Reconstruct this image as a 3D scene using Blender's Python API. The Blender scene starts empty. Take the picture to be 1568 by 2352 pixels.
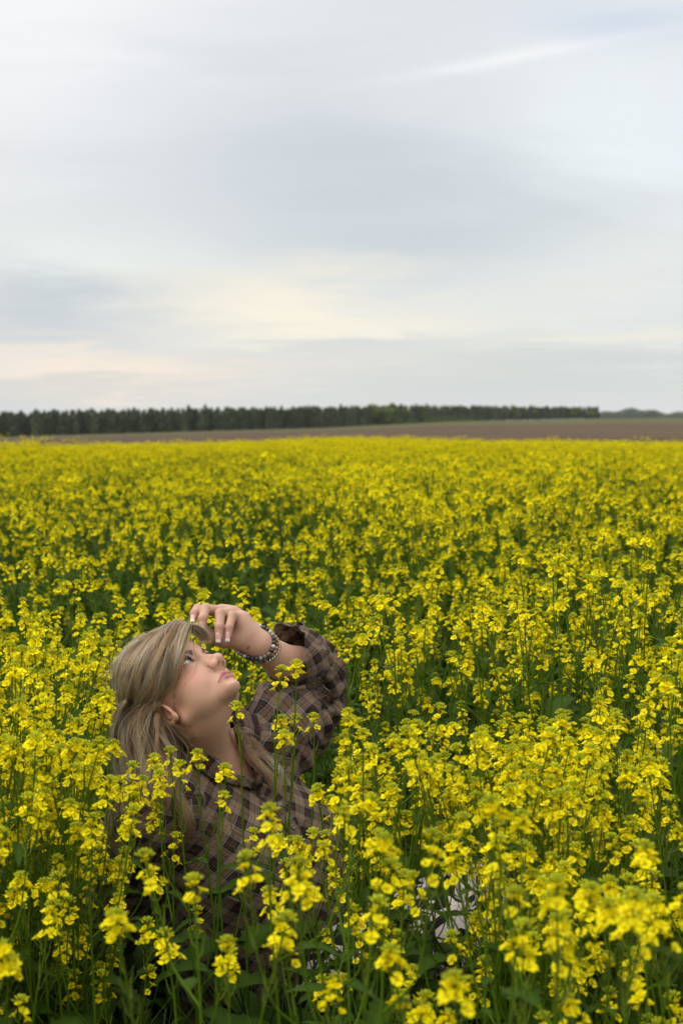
import bpy, math, random
import numpy as np
from math import radians, sin, cos, pi
from mathutils import Vector, Matrix
random.seed(7)
RNG = np.random.default_rng(7)
SC = bpy.context.scene
COL = SC.collection

# ---------------------------------------------------------------- camera
CAM_Z = 1.30
PITCH = math.atan(211 / 3267)
cam_data = bpy.data.cameras.new('camera')
cam_data.sensor_fit = 'VERTICAL'
cam_data.sensor_height = 36.0
cam_data.sensor_width = 24.0
cam_data.lens = 50.0
cam_data.clip_start = 0.05
cam_data.clip_end = 20000
cam_data.dof.use_dof = True
cam_data.dof.focus_distance = 2.74
cam_data.dof.aperture_fstop = 6.3
cam = bpy.data.objects.new('camera', cam_data)
COL.objects.link(cam)
cam.location = (0, 0, CAM_Z)
cam.rotation_euler = (pi / 2 - PITCH, 0, 0)
SC.camera = cam

# ---------------------------------------------------------------- sky and sun
SUN_EL, SUN_AZ = 48.0, -105.0      # degrees; azimuth from +Y, positive to the right
world = bpy.data.worlds.new('World')
SC.world = world
world.use_nodes = True
def build_world():
    nt = world.node_tree
    nt.nodes.clear()
    N = nt.nodes.new
    L = nt.links.new
    def math_(op, a=None, b=None, c=None, clamp=False):
        n = N('ShaderNodeMath'); n.operation = op; n.use_clamp = clamp
        for i, v in enumerate((a, b, c)):
            if v is None: continue
            if isinstance(v, (int, float)): n.inputs[i].default_value = v
            else: L(v, n.inputs[i])
        return n.outputs[0]
    def mixc(f, a, b):
        n = N('ShaderNodeMix'); n.data_type = 'RGBA'
        for s, v in ((n.inputs['Factor'], f), (n.inputs[6], a), (n.inputs[7], b)):
            if isinstance(v, (int, float)): s.default_value = v
            elif isinstance(v, tuple): s.default_value = v + (1,)
            else: L(v, s)
        return n.outputs[2]
    tc = N('ShaderNodeTexCoord')
    sep = N('ShaderNodeSeparateXYZ'); L(tc.outputs['Generated'], sep.inputs[0])
    x, y, z = sep.outputs
    az = math_('ARCTAN2', x, y)                       # azimuth from +Y in radians
    el = math_('ARCSINE', z)
    sky = N('ShaderNodeTexSky'); sky.sky_type = 'NISHITA'; sky.sun_disc = False
    sky.sun_elevation = radians(SUN_EL); sky.sun_rotation = radians(SUN_AZ)
    sky.air_density = 1.0; sky.dust_density = 1.5
    # cloud layer seen in perspective: planar coordinates flatten towards the horizon
    zz = math_('MAXIMUM', math_('ADD', z, 0.10), 0.03)
    cx = math_('DIVIDE', x, zz); cy = math_('DIVIDE', y, zz)
    cmb = N('ShaderNodeCombineXYZ'); L(cx, cmb.inputs[0]); L(cy, cmb.inputs[1])
    def noise(vec, scale, detail, rough, dist=0.0, off=(0, 0, 0), sc=(1, 1, 1)):
        mp = N('ShaderNodeMapping'); L(vec, mp.inputs[0])
        mp.inputs['Location'].default_value = off; mp.inputs['Scale'].default_value = sc
        n = N('ShaderNodeTexNoise'); L(mp.outputs[0], n.inputs['Vector'])
        n.inputs['Scale'].default_value = scale; n.inputs['Detail'].default_value = detail
        n.inputs['Roughness'].default_value = rough; n.inputs['Distortion'].default_value = dist
        return n.outputs['Fac']
    n1 = noise(cmb.outputs[0], 0.55, 4, 0.52, 0.6, (3.1, 1.2, 0), (1.0, 0.75, 1))
    n2 = noise(cmb.outputs[0], 0.24, 3, 0.5, 0.4, (9.1, 4.0, 0))
    n3 = noise(cmb.outputs[0], 2.2, 4, 0.55, 0.8, (1.0, 7.0, 0), (0.7, 1.2, 1))
    # warp for the placed banks so that their edges wander
    warp = math_('MULTIPLY', math_('SUBTRACT', n3, 0.5), 0.05)
    warp2 = math_('MULTIPLY', math_('SUBTRACT', n1, 0.5), 0.22)
    elw = math_('ADD', math_('ADD', el, warp), math_('MULTIPLY', warp2, 0.35)); azw = math_('ADD', az, warp2)
    def bank(px, py, sx, sy, rot=0.0, crisp=1.0):
        thin = sy < 15     # the thin high streaks keep their line
        azw_, elw_ = (az, math_('ADD', el, math_('MULTIPLY', warp, .12))) if thin else (azw, elw)
        a0 = math.atan((px - 784) / 3267); e0 = math.atan((965 - py) / 3267)
        da = math_('SUBTRACT', azw_, a0); de = math_('SUBTRACT', elw_, e0)
        c, s = cos(rot), sin(rot)
        u = math_('ADD', math_('MULTIPLY', da, c), math_('MULTIPLY', de, s))
        v = math_('SUBTRACT', math_('MULTIPLY', de, c), math_('MULTIPLY', da, s))
        u = math_('DIVIDE', u, sx / 3267); v = math_('DIVIDE', v, sy / 3267)
        r2 = math_('ADD', math_('MULTIPLY', u, u), math_('MULTIPLY', v, v))
        return math_('EXPONENT', math_('MULTIPLY', r2, -crisp))
    # base: grey-blue overcast, lighter and warmer low down
    t = math_('MULTIPLY', el, 1 / 0.32, clamp=True)
    base = mixc(t, (0.72, 0.735, 0.70), (0.70, 0.73, 0.765))
    # an overcast sky grows brighter towards the zenith
    base = mixc(math_('MULTIPLY', math_('SUBTRACT', el, 0.33), 1 / 0.8, clamp=True), base, (1.85, 1.79, 1.66))
    m1 = math_('MULTIPLY', math_('SUBTRACT', n1, 0.42), 3.2, clamp=True)
    base = mixc(math_('MULTIPLY', m1, 0.55), base, (0.82, 0.83, 0.83))
    m2 = math_('MULTIPLY', math_('SUBTRACT', n2, 0.46), 3.5, clamp=True)
    base = mixc(math_('MULTIPLY', m2, 0.5), base, (0.62, 0.655, 0.70))
    for (px, py, sx, sy, rot, colr, f) in (
        (0, 60, 700, 330, 0.0, (0.94, 0.94, 0.95), 0.9),
        (1450, 360, 440, 400, 0.3, (0.83, 0.88, 0.90), 0.9),
        (860, 440, 500, 190, -0.30, (0.585, 0.640, 0.685), 0.85),
        (1000, 560, 420, 60, 0.0, (0.56, 0.615, 0.66), 0.6),
        (120, 590, 430, 70, 0.0, (0.80, 0.86, 0.83), 0.8),
        (170, 715, 380, 75, 0.05, (0.54, 0.60, 0.65), 0.8),
        (790, 690, 360, 72, -0.10, (0.94, 0.88, 0.73), 1.0),
        (900, 745, 230, 30, 0.05, (0.93, 0.88, 0.74), 0.7),
        (1400, 640, 400, 110, 0.1, (0.80, 0.81, 0.76), 0.6),
        (900, 800, 420, 38, 0.0, (0.60, 0.655, 0.665), 0.6),
        (1330, 805, 330, 26, 0.03, (0.90, 0.86, 0.74), 0.7),
        (230, 845, 460, 74, 0.0, (0.93, 0.82, 0.70), 1.0),
        (1200, 890, 520, 45, 0.0, (0.60, 0.64, 0.63), 0.5),
        (80, 910, 300, 24, 0.0, (0.72, 0.69, 0.64), 0.5),
        (1200, 150, 270, 13, 0.14, (0.97, 0.97, 0.97), 0.62),
        (1400, 118, 190, 12, 0.08, (0.92, 0.92, 0.93), 0.55),
        (1480, 60, 260, 50, 0.0, (0.58, 0.65, 0.79), 0.6)):
        base = mixc(math_('MULTIPLY', bank(px, py, sx, sy, rot), f), base, colr)
    cl = N('ShaderNodeMix'); cl.data_type = 'RGBA'; cl.blend_type = 'MULTIPLY'
    cl.inputs['Factor'].default_value = 1.0
    L(base, cl.inputs[6])
    # wisp brightness detail
    w = math_('ADD', math_('MULTIPLY', n3, 0.10), 0.95)
    cw = N('ShaderNodeCombineColor'); [L(w, cw.inputs[i]) for i in range(3)]
    L(cw.outputs[0], cl.inputs[7])
    # clouds veil the Nishita sky; the blue shows a little through them
    bg_sky = N('ShaderNodeBackground'); L(sky.outputs[0], bg_sky.inputs[0]); bg_sky.inputs[1].default_value = 0.06
    bg_cl = N('ShaderNodeBackground'); L(cl.outputs[2], bg_cl.inputs[0]); bg_cl.inputs[1].default_value = 1.09
    ms = N('ShaderNodeMixShader'); ms.inputs[0].default_value = 0.93
    L(bg_sky.outputs[0], ms.inputs[1]); L(bg_cl.outputs[0], ms.inputs[2])
    out = N('ShaderNodeOutputWorld'); L(ms.outputs[0], out.inputs[0])
build_world()

sun_data = bpy.data.lights.new('sun', 'SUN')
sun_data.energy = 1.5
sun_data.angle = radians(40)
sun_data.color = (1.0, 0.93, 0.84)
sun = bpy.data.objects.new('sun', sun_data)
COL.objects.link(sun)
_sd = Vector((sin(radians(SUN_AZ)) * cos(radians(SUN_EL)), cos(radians(SUN_AZ)) * cos(radians(SUN_EL)), sin(radians(SUN_EL))))
sun.rotation_euler = _sd.to_track_quat('Z', 'Y').to_euler()

SC.view_settings.view_transform = 'Standard'
SC.view_settings.look = 'None'
SC.view_settings.gamma = 1.0
SC.view_settings.exposure = 0.0
SC.view_settings.use_curve_mapping = False
SC.render.engine = 'CYCLES'
SC.cycles.max_bounces = 6
SC.cycles.diffuse_bounces = 3
SC.cycles.glossy_bounces = 2
SC.cycles.transmission_bounces = 3
SC.cycles.transparent_max_bounces = 6
SC.cycles.sample_clamp_indirect = 4.0
SC.cycles.use_denoising = True
# ---------------------------------------------------------------- small helpers
def P(px, py, Y):
    """World point seen at position (px, py) of the 1568 x 2352 picture, at distance Y ahead."""
    x = (px - 784) / 3267; v = (1176 - py) / 3267
    c, s = cos(PITCH), sin(PITCH)
    dy = c + v * s; dz = v * c - s
    k = Y / dy
    return np.array([x * k, Y, CAM_Z + dz * k])

def tag(o, label=None, cat=None, group=None, kind=None):
    for k, v in (('label', label), ('category', cat), ('group', group), ('kind', kind)):
        if v: o[k] = v
    return o

def empty(name, loc=(0, 0, 0)):
    o = bpy.data.objects.new(name, None); COL.objects.link(o); o.location = loc
    o.empty_display_size = 0.1
    return o

def mesh_obj(name, V, F, mat=None, parent=None, smooth=True, colors=None, uvs=None):
    """V (n,3); F list/array of faces; colors (n,3|4) per vertex; uvs (n,2) per vertex."""
    me = bpy.data.meshes.new(name)
    V = np.asarray(V, dtype=np.float32)
    if isinstance(F, np.ndarray):
        k = F.shape[1]
        me.vertices.add(len(V)); me.vertices.foreach_set('co', V.ravel())
        me.loops.add(F.size); me.loops.foreach_set('vertex_index', F.ravel().astype(np.int32))
        me.polygons.add(len(F)); me.polygons.foreach_set('loop_start', np.arange(len(F), dtype=np.int32) * k)
        me.update(calc_edges=True)
    else:
        me.from_pydata(V.tolist(), [], F); me.update()
    me.polygons.foreach_set('use_smooth', np.full(len(me.polygons), smooth))
    if colors is not None:
        c = np.asarray(colors, dtype=np.float32)
        if c.shape[1] == 3: c = np.hstack([c, np.ones((len(c), 1), np.float32)])
        a = me.color_attributes.new('Col', 'FLOAT_COLOR', 'POINT'); a.data.foreach_set('color', c.ravel())
    if uvs is not None:
        uv = me.uv_layers.new(name='UVMap')
        li = np.empty(len(me.loops), np.int32); me.loops.foreach_get('vertex_index', li)
        uv.data.foreach_set('uv', np.asarray(uvs, np.float32)[li].ravel())
    if mat is not None: me.materials.append(mat)
    o = bpy.data.objects.new(name, me); COL.objects.link(o)
    if parent is not None: o.parent = parent
    return o

def catmull(pts, n):
    pts = np.asarray(pts, float); m = len(pts)
    p = np.vstack([2 * pts[0] - pts[1], pts, 2 * pts[-1] - pts[-2]])
    t = np.linspace(0, m - 1, n); i = np.minimum(t.astype(int), m - 2); f = (t - i)[:, None]
    a, b, c, d = p[i], p[i + 1], p[i + 2], p[i + 3]
    return 0.5 * ((2 * b) + (-a + c) * f + (2 * a - 5 * b + 4 * c - d) * f ** 2 + (-a + 3 * b - 3 * c + d) * f ** 3)

def frames(path):
    path = np.asarray(path, float)
    T = np.gradient(path, axis=0); T /= np.linalg.norm(T, axis=1)[:, None] + 1e-12
    ref = np.array([0, 0, 1.0]) if abs(T[0][2]) < 0.9 else np.array([1.0, 0, 0])
    n = np.cross(T[0], ref); n /= np.linalg.norm(n)
    Ns = [n]
    for k in range(1, len(path)):
        n = n - T[k] * np.dot(n, T[k]); n /= np.linalg.norm(n) + 1e-12
        Ns.append(n)
    Ns = np.array(Ns)
    return T, Ns, np.cross(T, Ns)

def tube(path, rad, sides=5, cap=True):
    """V, F(list) of a tapered tube."""
    path = np.asarray(path, float); n = len(path)
    rad = np.broadcast_to(np.asarray(rad, float), (n,))
    T, A, B = frames(path)
    ang = np.arange(sides) * 2 * pi / sides
    V = path[:, None] + rad[:, None, None] * (A[:, None] * np.cos(ang)[None, :, None] + B[:, None] * np.sin(ang)[None, :, None])
    V = V.reshape(-1, 3); F = []
    for i in range(n - 1):
        for j in range(sides):
            k = (j + 1) % sides
            F.append((i * sides + j, i * sides + k, (i + 1) * sides + k, (i + 1) * sides + j))
    if cap:
        F.append(tuple(reversed(range(sides)))); F.append(tuple((n - 1) * sides + j for j in range(sides)))
    return V, F

class MB:
    """Collects several shapes into one mesh, with a colour per vertex."""
    def __init__(self): self.V = []; self.F = []; self.C = []; self.n = 0
    def add(self, V, F, col=(1, 1, 1)):
        V = np.asarray(V, float); n = self.n
        self.V.append(V); self.F += [tuple(i + n for i in f) for f in F]
        c = np.asarray(col, float)
        self.C.append(np.broadcast_to(c, (len(V), 3)) if c.ndim == 1 else c)
        self.n += len(V)
    def build(self, name, mat, parent=None, smooth=True):
        return mesh_obj(name, np.vstack(self.V), self.F, mat, parent, smooth, np.vstack(self.C))

# ---------------------------------------------------------------- node helpers
def new_mat(name):
    m = bpy.data.materials.new(name); m.use_nodes = True
    nt = m.node_tree; b = nt.nodes['Principled BSDF']
    return m, nt, b
def setp(b, **kw):
    names = {'color': 'Base Color', 'rough': 'Roughness', 'spec': 'Specular IOR Level', 'sss': 'Subsurface Weight',
             'sssr': 'Subsurface Radius', 'ssss': 'Subsurface Scale', 'trans': 'Transmission Weight', 'metal': 'Metallic',
             'sheen': 'Sheen Weight', 'coat': 'Coat Weight', 'ior': 'IOR'}
    for k, v in kw.items():
        s = b.inputs[names[k]]
        if k == 'color' and len(v) == 3: v = tuple(v) + (1,)
        s.default_value = v
def nmath(nt, op, a=None, b=None, c=None, clamp=False):
    n = nt.nodes.new('ShaderNodeMath'); n.operation = op; n.use_clamp = clamp
    for i, v in enumerate((a, b, c)):
        if v is None: continue
        if isinstance(v, (int, float)): n.inputs[i].default_value = v
        else: nt.links.new(v, n.inputs[i])
    return n.outputs[0]
def nmix(nt, f, a, b, blend='MIX'):
    n = nt.nodes.new('ShaderNodeMix'); n.data_type = 'RGBA'; n.blend_type = blend
    for s, v in ((n.inputs['Factor'], f), (n.inputs[6], a), (n.inputs[7], b)):
        if isinstance(v, (int, float)): s.default_value = v
        elif isinstance(v, tuple): s.default_value = v + (1,) if len(v) == 3 else v
        else: nt.links.new(v, s)
    return n.outputs[2]
def nnoise(nt, scale, detail=3, rough=0.5, vec=None, dist=0.0):
    n = nt.nodes.new('ShaderNodeTexNoise')
    n.inputs['Scale'].default_value = scale; n.inputs['Detail'].default_value = detail
    n.inputs['Roughness'].default_value = rough; n.inputs['Distortion'].default_value = dist
    if vec is not None: nt.links.new(vec, n.inputs['Vector'])
    return n
def ncoord(nt, which='Object'):
    return nt.nodes.new('ShaderNodeTexCoord').outputs[which]
def nattr(nt, name='Col'):
    n = nt.nodes.new('ShaderNodeAttribute'); n.attribute_name = name; return n
def nramp(nt, fac, stops, interp='LINEAR'):
    n = nt.nodes.new('ShaderNodeValToRGB'); cr = n.color_ramp; cr.interpolation = interp
    while len(cr.elements) > 1: cr.elements.remove(cr.elements[-1])
    cr.elements[0].position = stops[0][0]; cr.elements[0].color = tuple(stops[0][1]) + (1,)
    for p, c in stops[1:]:
        e = cr.elements.new(p); e.color = tuple(c) + (1,)
    nt.links.new(fac, n.inputs[0]); return n.outputs[0]
def nbump(nt, h, strength=0.3, dist=0.01):
    n = nt.nodes.new('ShaderNodeBump'); n.inputs['Strength'].default_value = strength
    n.inputs['Distance'].default_value = dist; nt.links.new(h, n.inputs['Height']); return n.outputs[0]

# ---------------------------------------------------------------- implicit surfaces
def s_min(a, b, k):
    h = np.maximum(k - np.abs(a - b), 0) / k
    return np.minimum(a, b) - h * h * k * 0.25
def s_max(a, b, k): return -s_min(-a, -b, k)
def sphere(p, c, r): return np.sqrt(((p - np.asarray(c)) ** 2).sum(-1)) - r
def ellip(p, c, r, R=None):
    q = p - np.asarray(c)
    if R is not None: q = q @ R
    r = np.asarray(r, float)
    k0 = np.sqrt(((q / r) ** 2).sum(-1)); k1 = np.sqrt(((q / r ** 2) ** 2).sum(-1)) + 1e-9
    return k0 * (k0 - 1) / k1
def cone(p, a, b, ra, rb):
    """capsule with radius going from ra to rb"""
    a = np.asarray(a, float); b = np.asarray(b, float); ba = b - a; pa = p - a
    t = np.clip((pa @ ba) / (ba @ ba), 0, 1)
    return np.sqrt(((pa - t[..., None] * ba) ** 2).sum(-1)) - (ra + (rb - ra) * t)
def rotm(ax, deg):
    return np.array(Matrix.Rotation(radians(deg), 3, ax))

def polygonise(f, lo, hi, h, c=8, margin=1.7, mask=None, chunk=400000):
    lo = np.asarray(lo, float); hi = np.asarray(hi, float)
    nb = np.ceil((hi - lo) / (h * c)).astype(int) + 1
    n = nb * c
    B = np.stack(np.meshgrid(*[np.arange(k) for k in nb], indexing='ij'), -1).reshape(-1, 3)
    ctr = lo + (B * c + (c - 1) / 2) * h
    d = f(ctr)
    D = np.repeat(np.repeat(np.repeat(np.where(d < 0, -9, 9).astype(np.float32).reshape(nb), c, 0), c, 1), c, 2)
    act = np.abs(d) < c * h * 0.87 * margin
    if mask is not None: act &= mask(ctr)
    A = B[act]
    off = np.stack(np.meshgrid(*[np.arange(c)] * 3, indexing='ij'), -1).reshape(-1, 3)
    step = max(1, chunk // len(off))
    for s in range(0, len(A), step):
        idx = (A[s:s + step, None] * c + off[None]).reshape(-1, 3)
        D[idx[:, 0], idx[:, 1], idx[:, 2]] = f(lo + idx * h)
    S = D < 0
    m = np.zeros(np.array(n) - 1, np.uint8)
    for i in (0, 1):
        for j in (0, 1):
            for k in (0, 1):
                m += S[i:n[0] - 1 + i, j:n[1] - 1 + j, k:n[2] - 1 + k]
    cells = np.argwhere((m > 0) & (m < 8))
    vid = np.full(m.shape, -1, np.int32); vid[tuple(cells.T)] = np.arange(len(cells))
    acc = np.zeros((len(cells), 3)); cnt = np.zeros(len(cells))
    for ax in range(3):
        o1, o2 = [q for q in range(3) if q != ax]
        for i in (0, 1):
            for j in (0, 1):
                a = cells.copy(); a[:, o1] += i; a[:, o2] += j
                b = a.copy(); b[:, ax] += 1
                da = D[tuple(a.T)]; db = D[tuple(b.T)]
                x = (da < 0) != (db < 0)
                t = np.where(x, da / np.where(da == db, 1, da - db), 0)
                q = a.astype(float); q[:, ax] += t
                acc[x] += q[x]; cnt[x] += 1
    V = lo + (acc / cnt[:, None]) * h
    F = []
    for ax in range(3):
        o1, o2 = (ax + 1) % 3, (ax + 2) % 3
        sl = [slice(None)] * 3; sl2 = [slice(None)] * 3
        sl[ax] = slice(0, -1); sl2[ax] = slice(1, None)
        ed = S[tuple(sl)] != S[tuple(sl2)]
        e = np.argwhere(ed)
        e = e[(e[:, o1] > 0) & (e[:, o2] > 0) & (e[:, o1] < n[o1] - 1) & (e[:, o2] < n[o2] - 1)]
        def g(i, j):
            q = e.copy(); q[:, o1] -= i; q[:, o2] -= j; return vid[tuple(q.T)]
        quad = np.stack([g(1, 1), g(0, 1), g(0, 0), g(1, 0)], 1)
        inside = S[tuple(e.T)]
        quad = np.where(inside[:, None], quad, quad[:, ::-1])
        F.append(quad)
    F = np.vstack(F); F = F[(F >= 0).all(1)]
    return V, F

def sdf_grad(f, V, e=0.0005):
    G = np.zeros_like(V)
    for a in range(3):
        d = np.zeros(3); d[a] = e
        G[:, a] = (f(V + d) - f(V - d)) / (2 * e)
    return G
def relax(f, V, it=1):
    for _ in range(it):
        G = sdf_grad(f, V); V = V - (f(V) / np.maximum((G * G).sum(1), 0.1))[:, None] * G
    return V
def keep_faces(V, F, keepf):
    F = F[keepf]; u, inv = np.unique(F, return_inverse=True)
    return V[u], inv.reshape(F.shape), u
def sm(x, a, b):
    t = np.clip((x - a) / (b - a), 0, 1); return t * t * (3 - 2 * t)
# ---------------------------------------------------------------- land
FAR_X = [-1500, 0, 250, 500, 750, 1034, 1284, 1376, 1568, 3000]
def base_row(px): return np.interp(px, FAR_X, [1035, 1004, 997, 990, 983, 968, 963.5, 961, 959.5, 952])
def tree_h(px): return np.interp(px, FAR_X, [64, 57, 55, 53, 49, 36, 28.5, 27, 22, 18])
TREE_M = 13.0
def tree_dist(px): return TREE_M * 3267 / tree_h(px)
FIELD_END = 62.0
def ground_z(x, y):
    x = np.asarray(x, float); y = np.asarray(y, float)
    d = np.maximum(y, 1.0); px = 784 + 3267 * np.clip(x / d, -.6, .6)
    TD = tree_dist(px)
    tree_z = CAM_Z - (base_row(px) - 965) * TD / 3267
    edge = np.interp(px, [-1500, 0, 784, 1568, 3000], [-1.4, -.78, -.30, -.50, -.9])
    z = edge * sm(d, 20, FIELD_END)
    lip = np.interp(px, [-1500, 0, 784, 1568, 3000], [-2.4, -1.5, -.95, -1.05, -1.4])
    z = z + (lip - edge) * sm(d, FIELD_END, 95)
    t3 = np.clip((d - 95) / (TD - 95), 0, 1)
    z = np.where(d > 95, lip + (tree_z - lip) * t3, z)
    return z

def land_sheet(name, y0, y1, ny, mat, ext=1.15, label=None):
    ys = np.geomspace(y0, y1, ny); us = np.linspace(-ext, ext, 121)
    us = np.sign(us) * np.abs(us) ** 1.6
    Y, U = np.meshgrid(ys, us, indexing='ij'); X = U * Y + 0
    V = np.stack([X, Y, ground_z(X, Y)], -1).reshape(-1, 3); k = len(us)
    F = np.array([(i * k + j, i * k + j + 1, (i + 1) * k + j + 1, (i + 1) * k + j) for i in range(ny - 1) for j in range(k - 1)])
    o = mesh_obj(name, V, F, mat); tag(o, label, kind='structure'); return o

def soil_mat(name, cols, s1=.4, s2=6.0, bump=.6, streak=None):
    m, nt, b = new_mat(name); co = ncoord(nt)
    vec = co
    if streak:
        mp = nt.nodes.new('ShaderNodeMapping'); nt.links.new(co, mp.inputs[0]); mp.inputs['Scale'].default_value = streak; vec = mp.outputs[0]
    n1 = nnoise(nt, s1, 4, .6, vec); n2 = nnoise(nt, s2, 4, .65, vec)
    f = nmath(nt, 'ADD', nmath(nt, 'MULTIPLY', n1.outputs['Fac'], .6), nmath(nt, 'MULTIPLY', n2.outputs['Fac'], .4))
    c = nramp(nt, f, [(.36, cols[0]), (.5, cols[1]), (.64, cols[2])]); nt.links.new(c, b.inputs['Base Color'])
    nt.links.new(nbump(nt, n2.outputs['Fac'], bump, .05), b.inputs['Normal']); setp(b, rough=.95, spec=.1)
    return m
def build_land():
    gm = soil_mat('dark_soil', ((.022, .016, .010), (.035, .035, .014), (.05, .065, .02)), 2.0, 30)
    # behind the camera too, so the place goes on
    ys = np.linspace(-60, .6, 24); xs = np.linspace(-70, 70, 40)
    us = np.linspace(-1.15, 1.15, 121); us = np.sign(us) * np.abs(us) ** 1.6
    V = []; k = 121
    ys2 = np.concatenate([np.geomspace(.6, FIELD_END, 60)])
    Y, U = np.meshgrid(ys2, us, indexing='ij'); X = U * Y
    A = np.stack([X, Y, ground_z(X, Y)], -1).reshape(-1, 3)
    F = [(i * k + j, i * k + j + 1, (i + 1) * k + j + 1, (i + 1) * k + j) for i in range(59) for j in range(k - 1)]
    mb = MB(); mb.add(A, F)
    # flat skirt just below, reaching all round
    mb.add(np.array([(-400, -400, -.05), (400, -400, -.05), (400, 20, -.05), (-400, 20, -.05)]), [(0, 1, 2, 3)])
    o = mb.build('ground', gm); tag(o, 'dark soil under the mustard crop', kind='structure')
    vg = soil_mat('verge_grass', ((.06, .085, .02), (.075, .11, .025), (.10, .12, .035)), .5, 5)
    land_sheet('grass_verge', FIELD_END, 100, 10, vg, label='thin green grass verge at the far edge of the mustard')
    pm = soil_mat('ploughed_earth', ((.052, .030, .019), (.092, .058, .036), (.135, .115, .06)), .035, .8, 1.0, (.10, 1, 1))
    land_sheet('ploughed_field', 100, 480, 40, pm, label='strip of bare brown ploughed earth beyond the mustard')
    mm = soil_mat('stubble_meadow', ((.10, .078, .042), (.095, .092, .038), (.09, .11, .035)), .012, .2, .5, (.2, 1, 1))
    land_sheet('stubble_meadow', 480, 4200, 60, mm, label='pale greenish brown stubble in front of the woods')

# ---------------------------------------------------------------- woods
def foliage_mat(name, a, b_, trans=.25):
    m, nt, b = new_mat(name); co = ncoord(nt); oi = nt.nodes.new('ShaderNodeObjectInfo')
    at = nattr(nt)
    n = nnoise(nt, .9, 3, .6, co)
    c = nmix(nt, n.outputs['Fac'], a, b_)
    c = nmix(nt, 1.0, c, at.outputs['Color'], 'MULTIPLY')
    hs = nt.nodes.new('ShaderNodeHueSaturation'); nt.links.new(c, hs.inputs['Color'])
    nt.links.new(nmath(nt, 'ADD', nmath(nt, 'MULTIPLY', oi.outputs['Random'], .5), .75), hs.inputs['Value'])
    nt.links.new(hs.outputs[0], b.inputs['Base Color']); setp(b, rough=.6, spec=.2)
    tr = nt.nodes.new('ShaderNodeBsdfTranslucent'); nt.links.new(hs.outputs[0], tr.inputs[0])
    mx = nt.nodes.new('ShaderNodeMixShader'); mx.inputs[0].default_value = trans
    out = nt.nodes['Material Output']
    nt.links.new(b.outputs[0], mx.inputs[1]); nt.links.new(tr.outputs[0], mx.inputs[2]); nt.links.new(mx.outputs[0], out.inputs[0])
    return m
def leaf_cloud(rng, pts, size, flat=.5):
    """one small leaf-clump quad per point, random facing"""
    n = len(pts)
    a = rng.normal(size=(n, 3)); a /= np.linalg.norm(a, axis=1)[:, None]
    b = rng.normal(size=(n, 3)); b -= a * (a * b).sum(1)[:, None]; b /= np.linalg.norm(b, axis=1)[:, None]
    s = size * rng.uniform(.6, 1.4, (n, 1))
    V = np.stack([pts - a * s - b * s * flat, pts + a * s * .4 - b * s, pts + a * s + b * s * flat, pts - a * s * .4 + b * s], 1).reshape(-1, 3)
    F = np.arange(4 * n).reshape(-1, 4); return V, F
def tree_meshes(rng, H, W, kind):
    """returns crown points mesh and trunk mesh"""
    pts = []
    if kind == 'tall':
        n = 620
        z = rng.uniform(.04, 1, n) ** .9
        prof = np.clip(1.15 * (1 - z) ** .55 * (z / .12).clip(0, 1) ** .5, 0, 1) * (1 + .25 * np.sin(z * 37 + rng.uniform(0, 6)))
        a = rng.uniform(0, 2 * pi, n); r = np.sqrt(rng.uniform(.15, 1, n)) * prof * W / 2
        pts = np.stack([r * np.cos(a), r * np.sin(a), z * H], 1)
        lump = .12 * np.sin(3 * a + z * 25); pts[:, :2] *= (1 + lump)[:, None]
        size = .42
    else:
        n = 900; nl = 9; cs = np.stack([rng.uniform(-.32, .32, nl) * W, rng.uniform(-.3, .3, nl) * W, rng.uniform(.3, .72, nl) * H], 1)
        k = rng.integers(0, nl, n); d = rng.normal(size=(n, 3)); d /= np.linalg.norm(d, axis=1)[:, None]
        pts = cs[k] + d * (rng.uniform(.5, 1, n) ** .4)[:, None] * np.array((W * .22, W * .22, H * .27)) * rng.uniform(.7, 1.15, nl)[k][:, None]
        pts[:, 2] = np.maximum(pts[:, 2], .05); size = .33
    V, F = leaf_cloud(rng, pts, size)
    shade = rng.uniform(.7, 1.3, (len(pts), 1)) * np.ones((1, 3)); shade = np.repeat(shade, 4, 0)
    tv, tf = tube(catmull([(0, 0, -.3), (.08, 0, H * .3), (-.06, .05, H * .6), (0, 0, H * .92)], 7), np.linspace(.16, .03, 7), 6)
    mb = MB(); mb.add(tv, tf)
    for i in range(7):
        zz = H * rng.uniform(.2, .8); a = rng.uniform(0, 6.28); L = W * .35 * (1 - zz / H * .5)
        mb.add(*tube([(0, 0, zz), (L * .5 * cos(a), L * .5 * sin(a), zz + L * .35), (L * cos(a), L * sin(a), zz + L * .8)], [.05, .03, .012], 4))
    return (V, F, shade), mb
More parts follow.
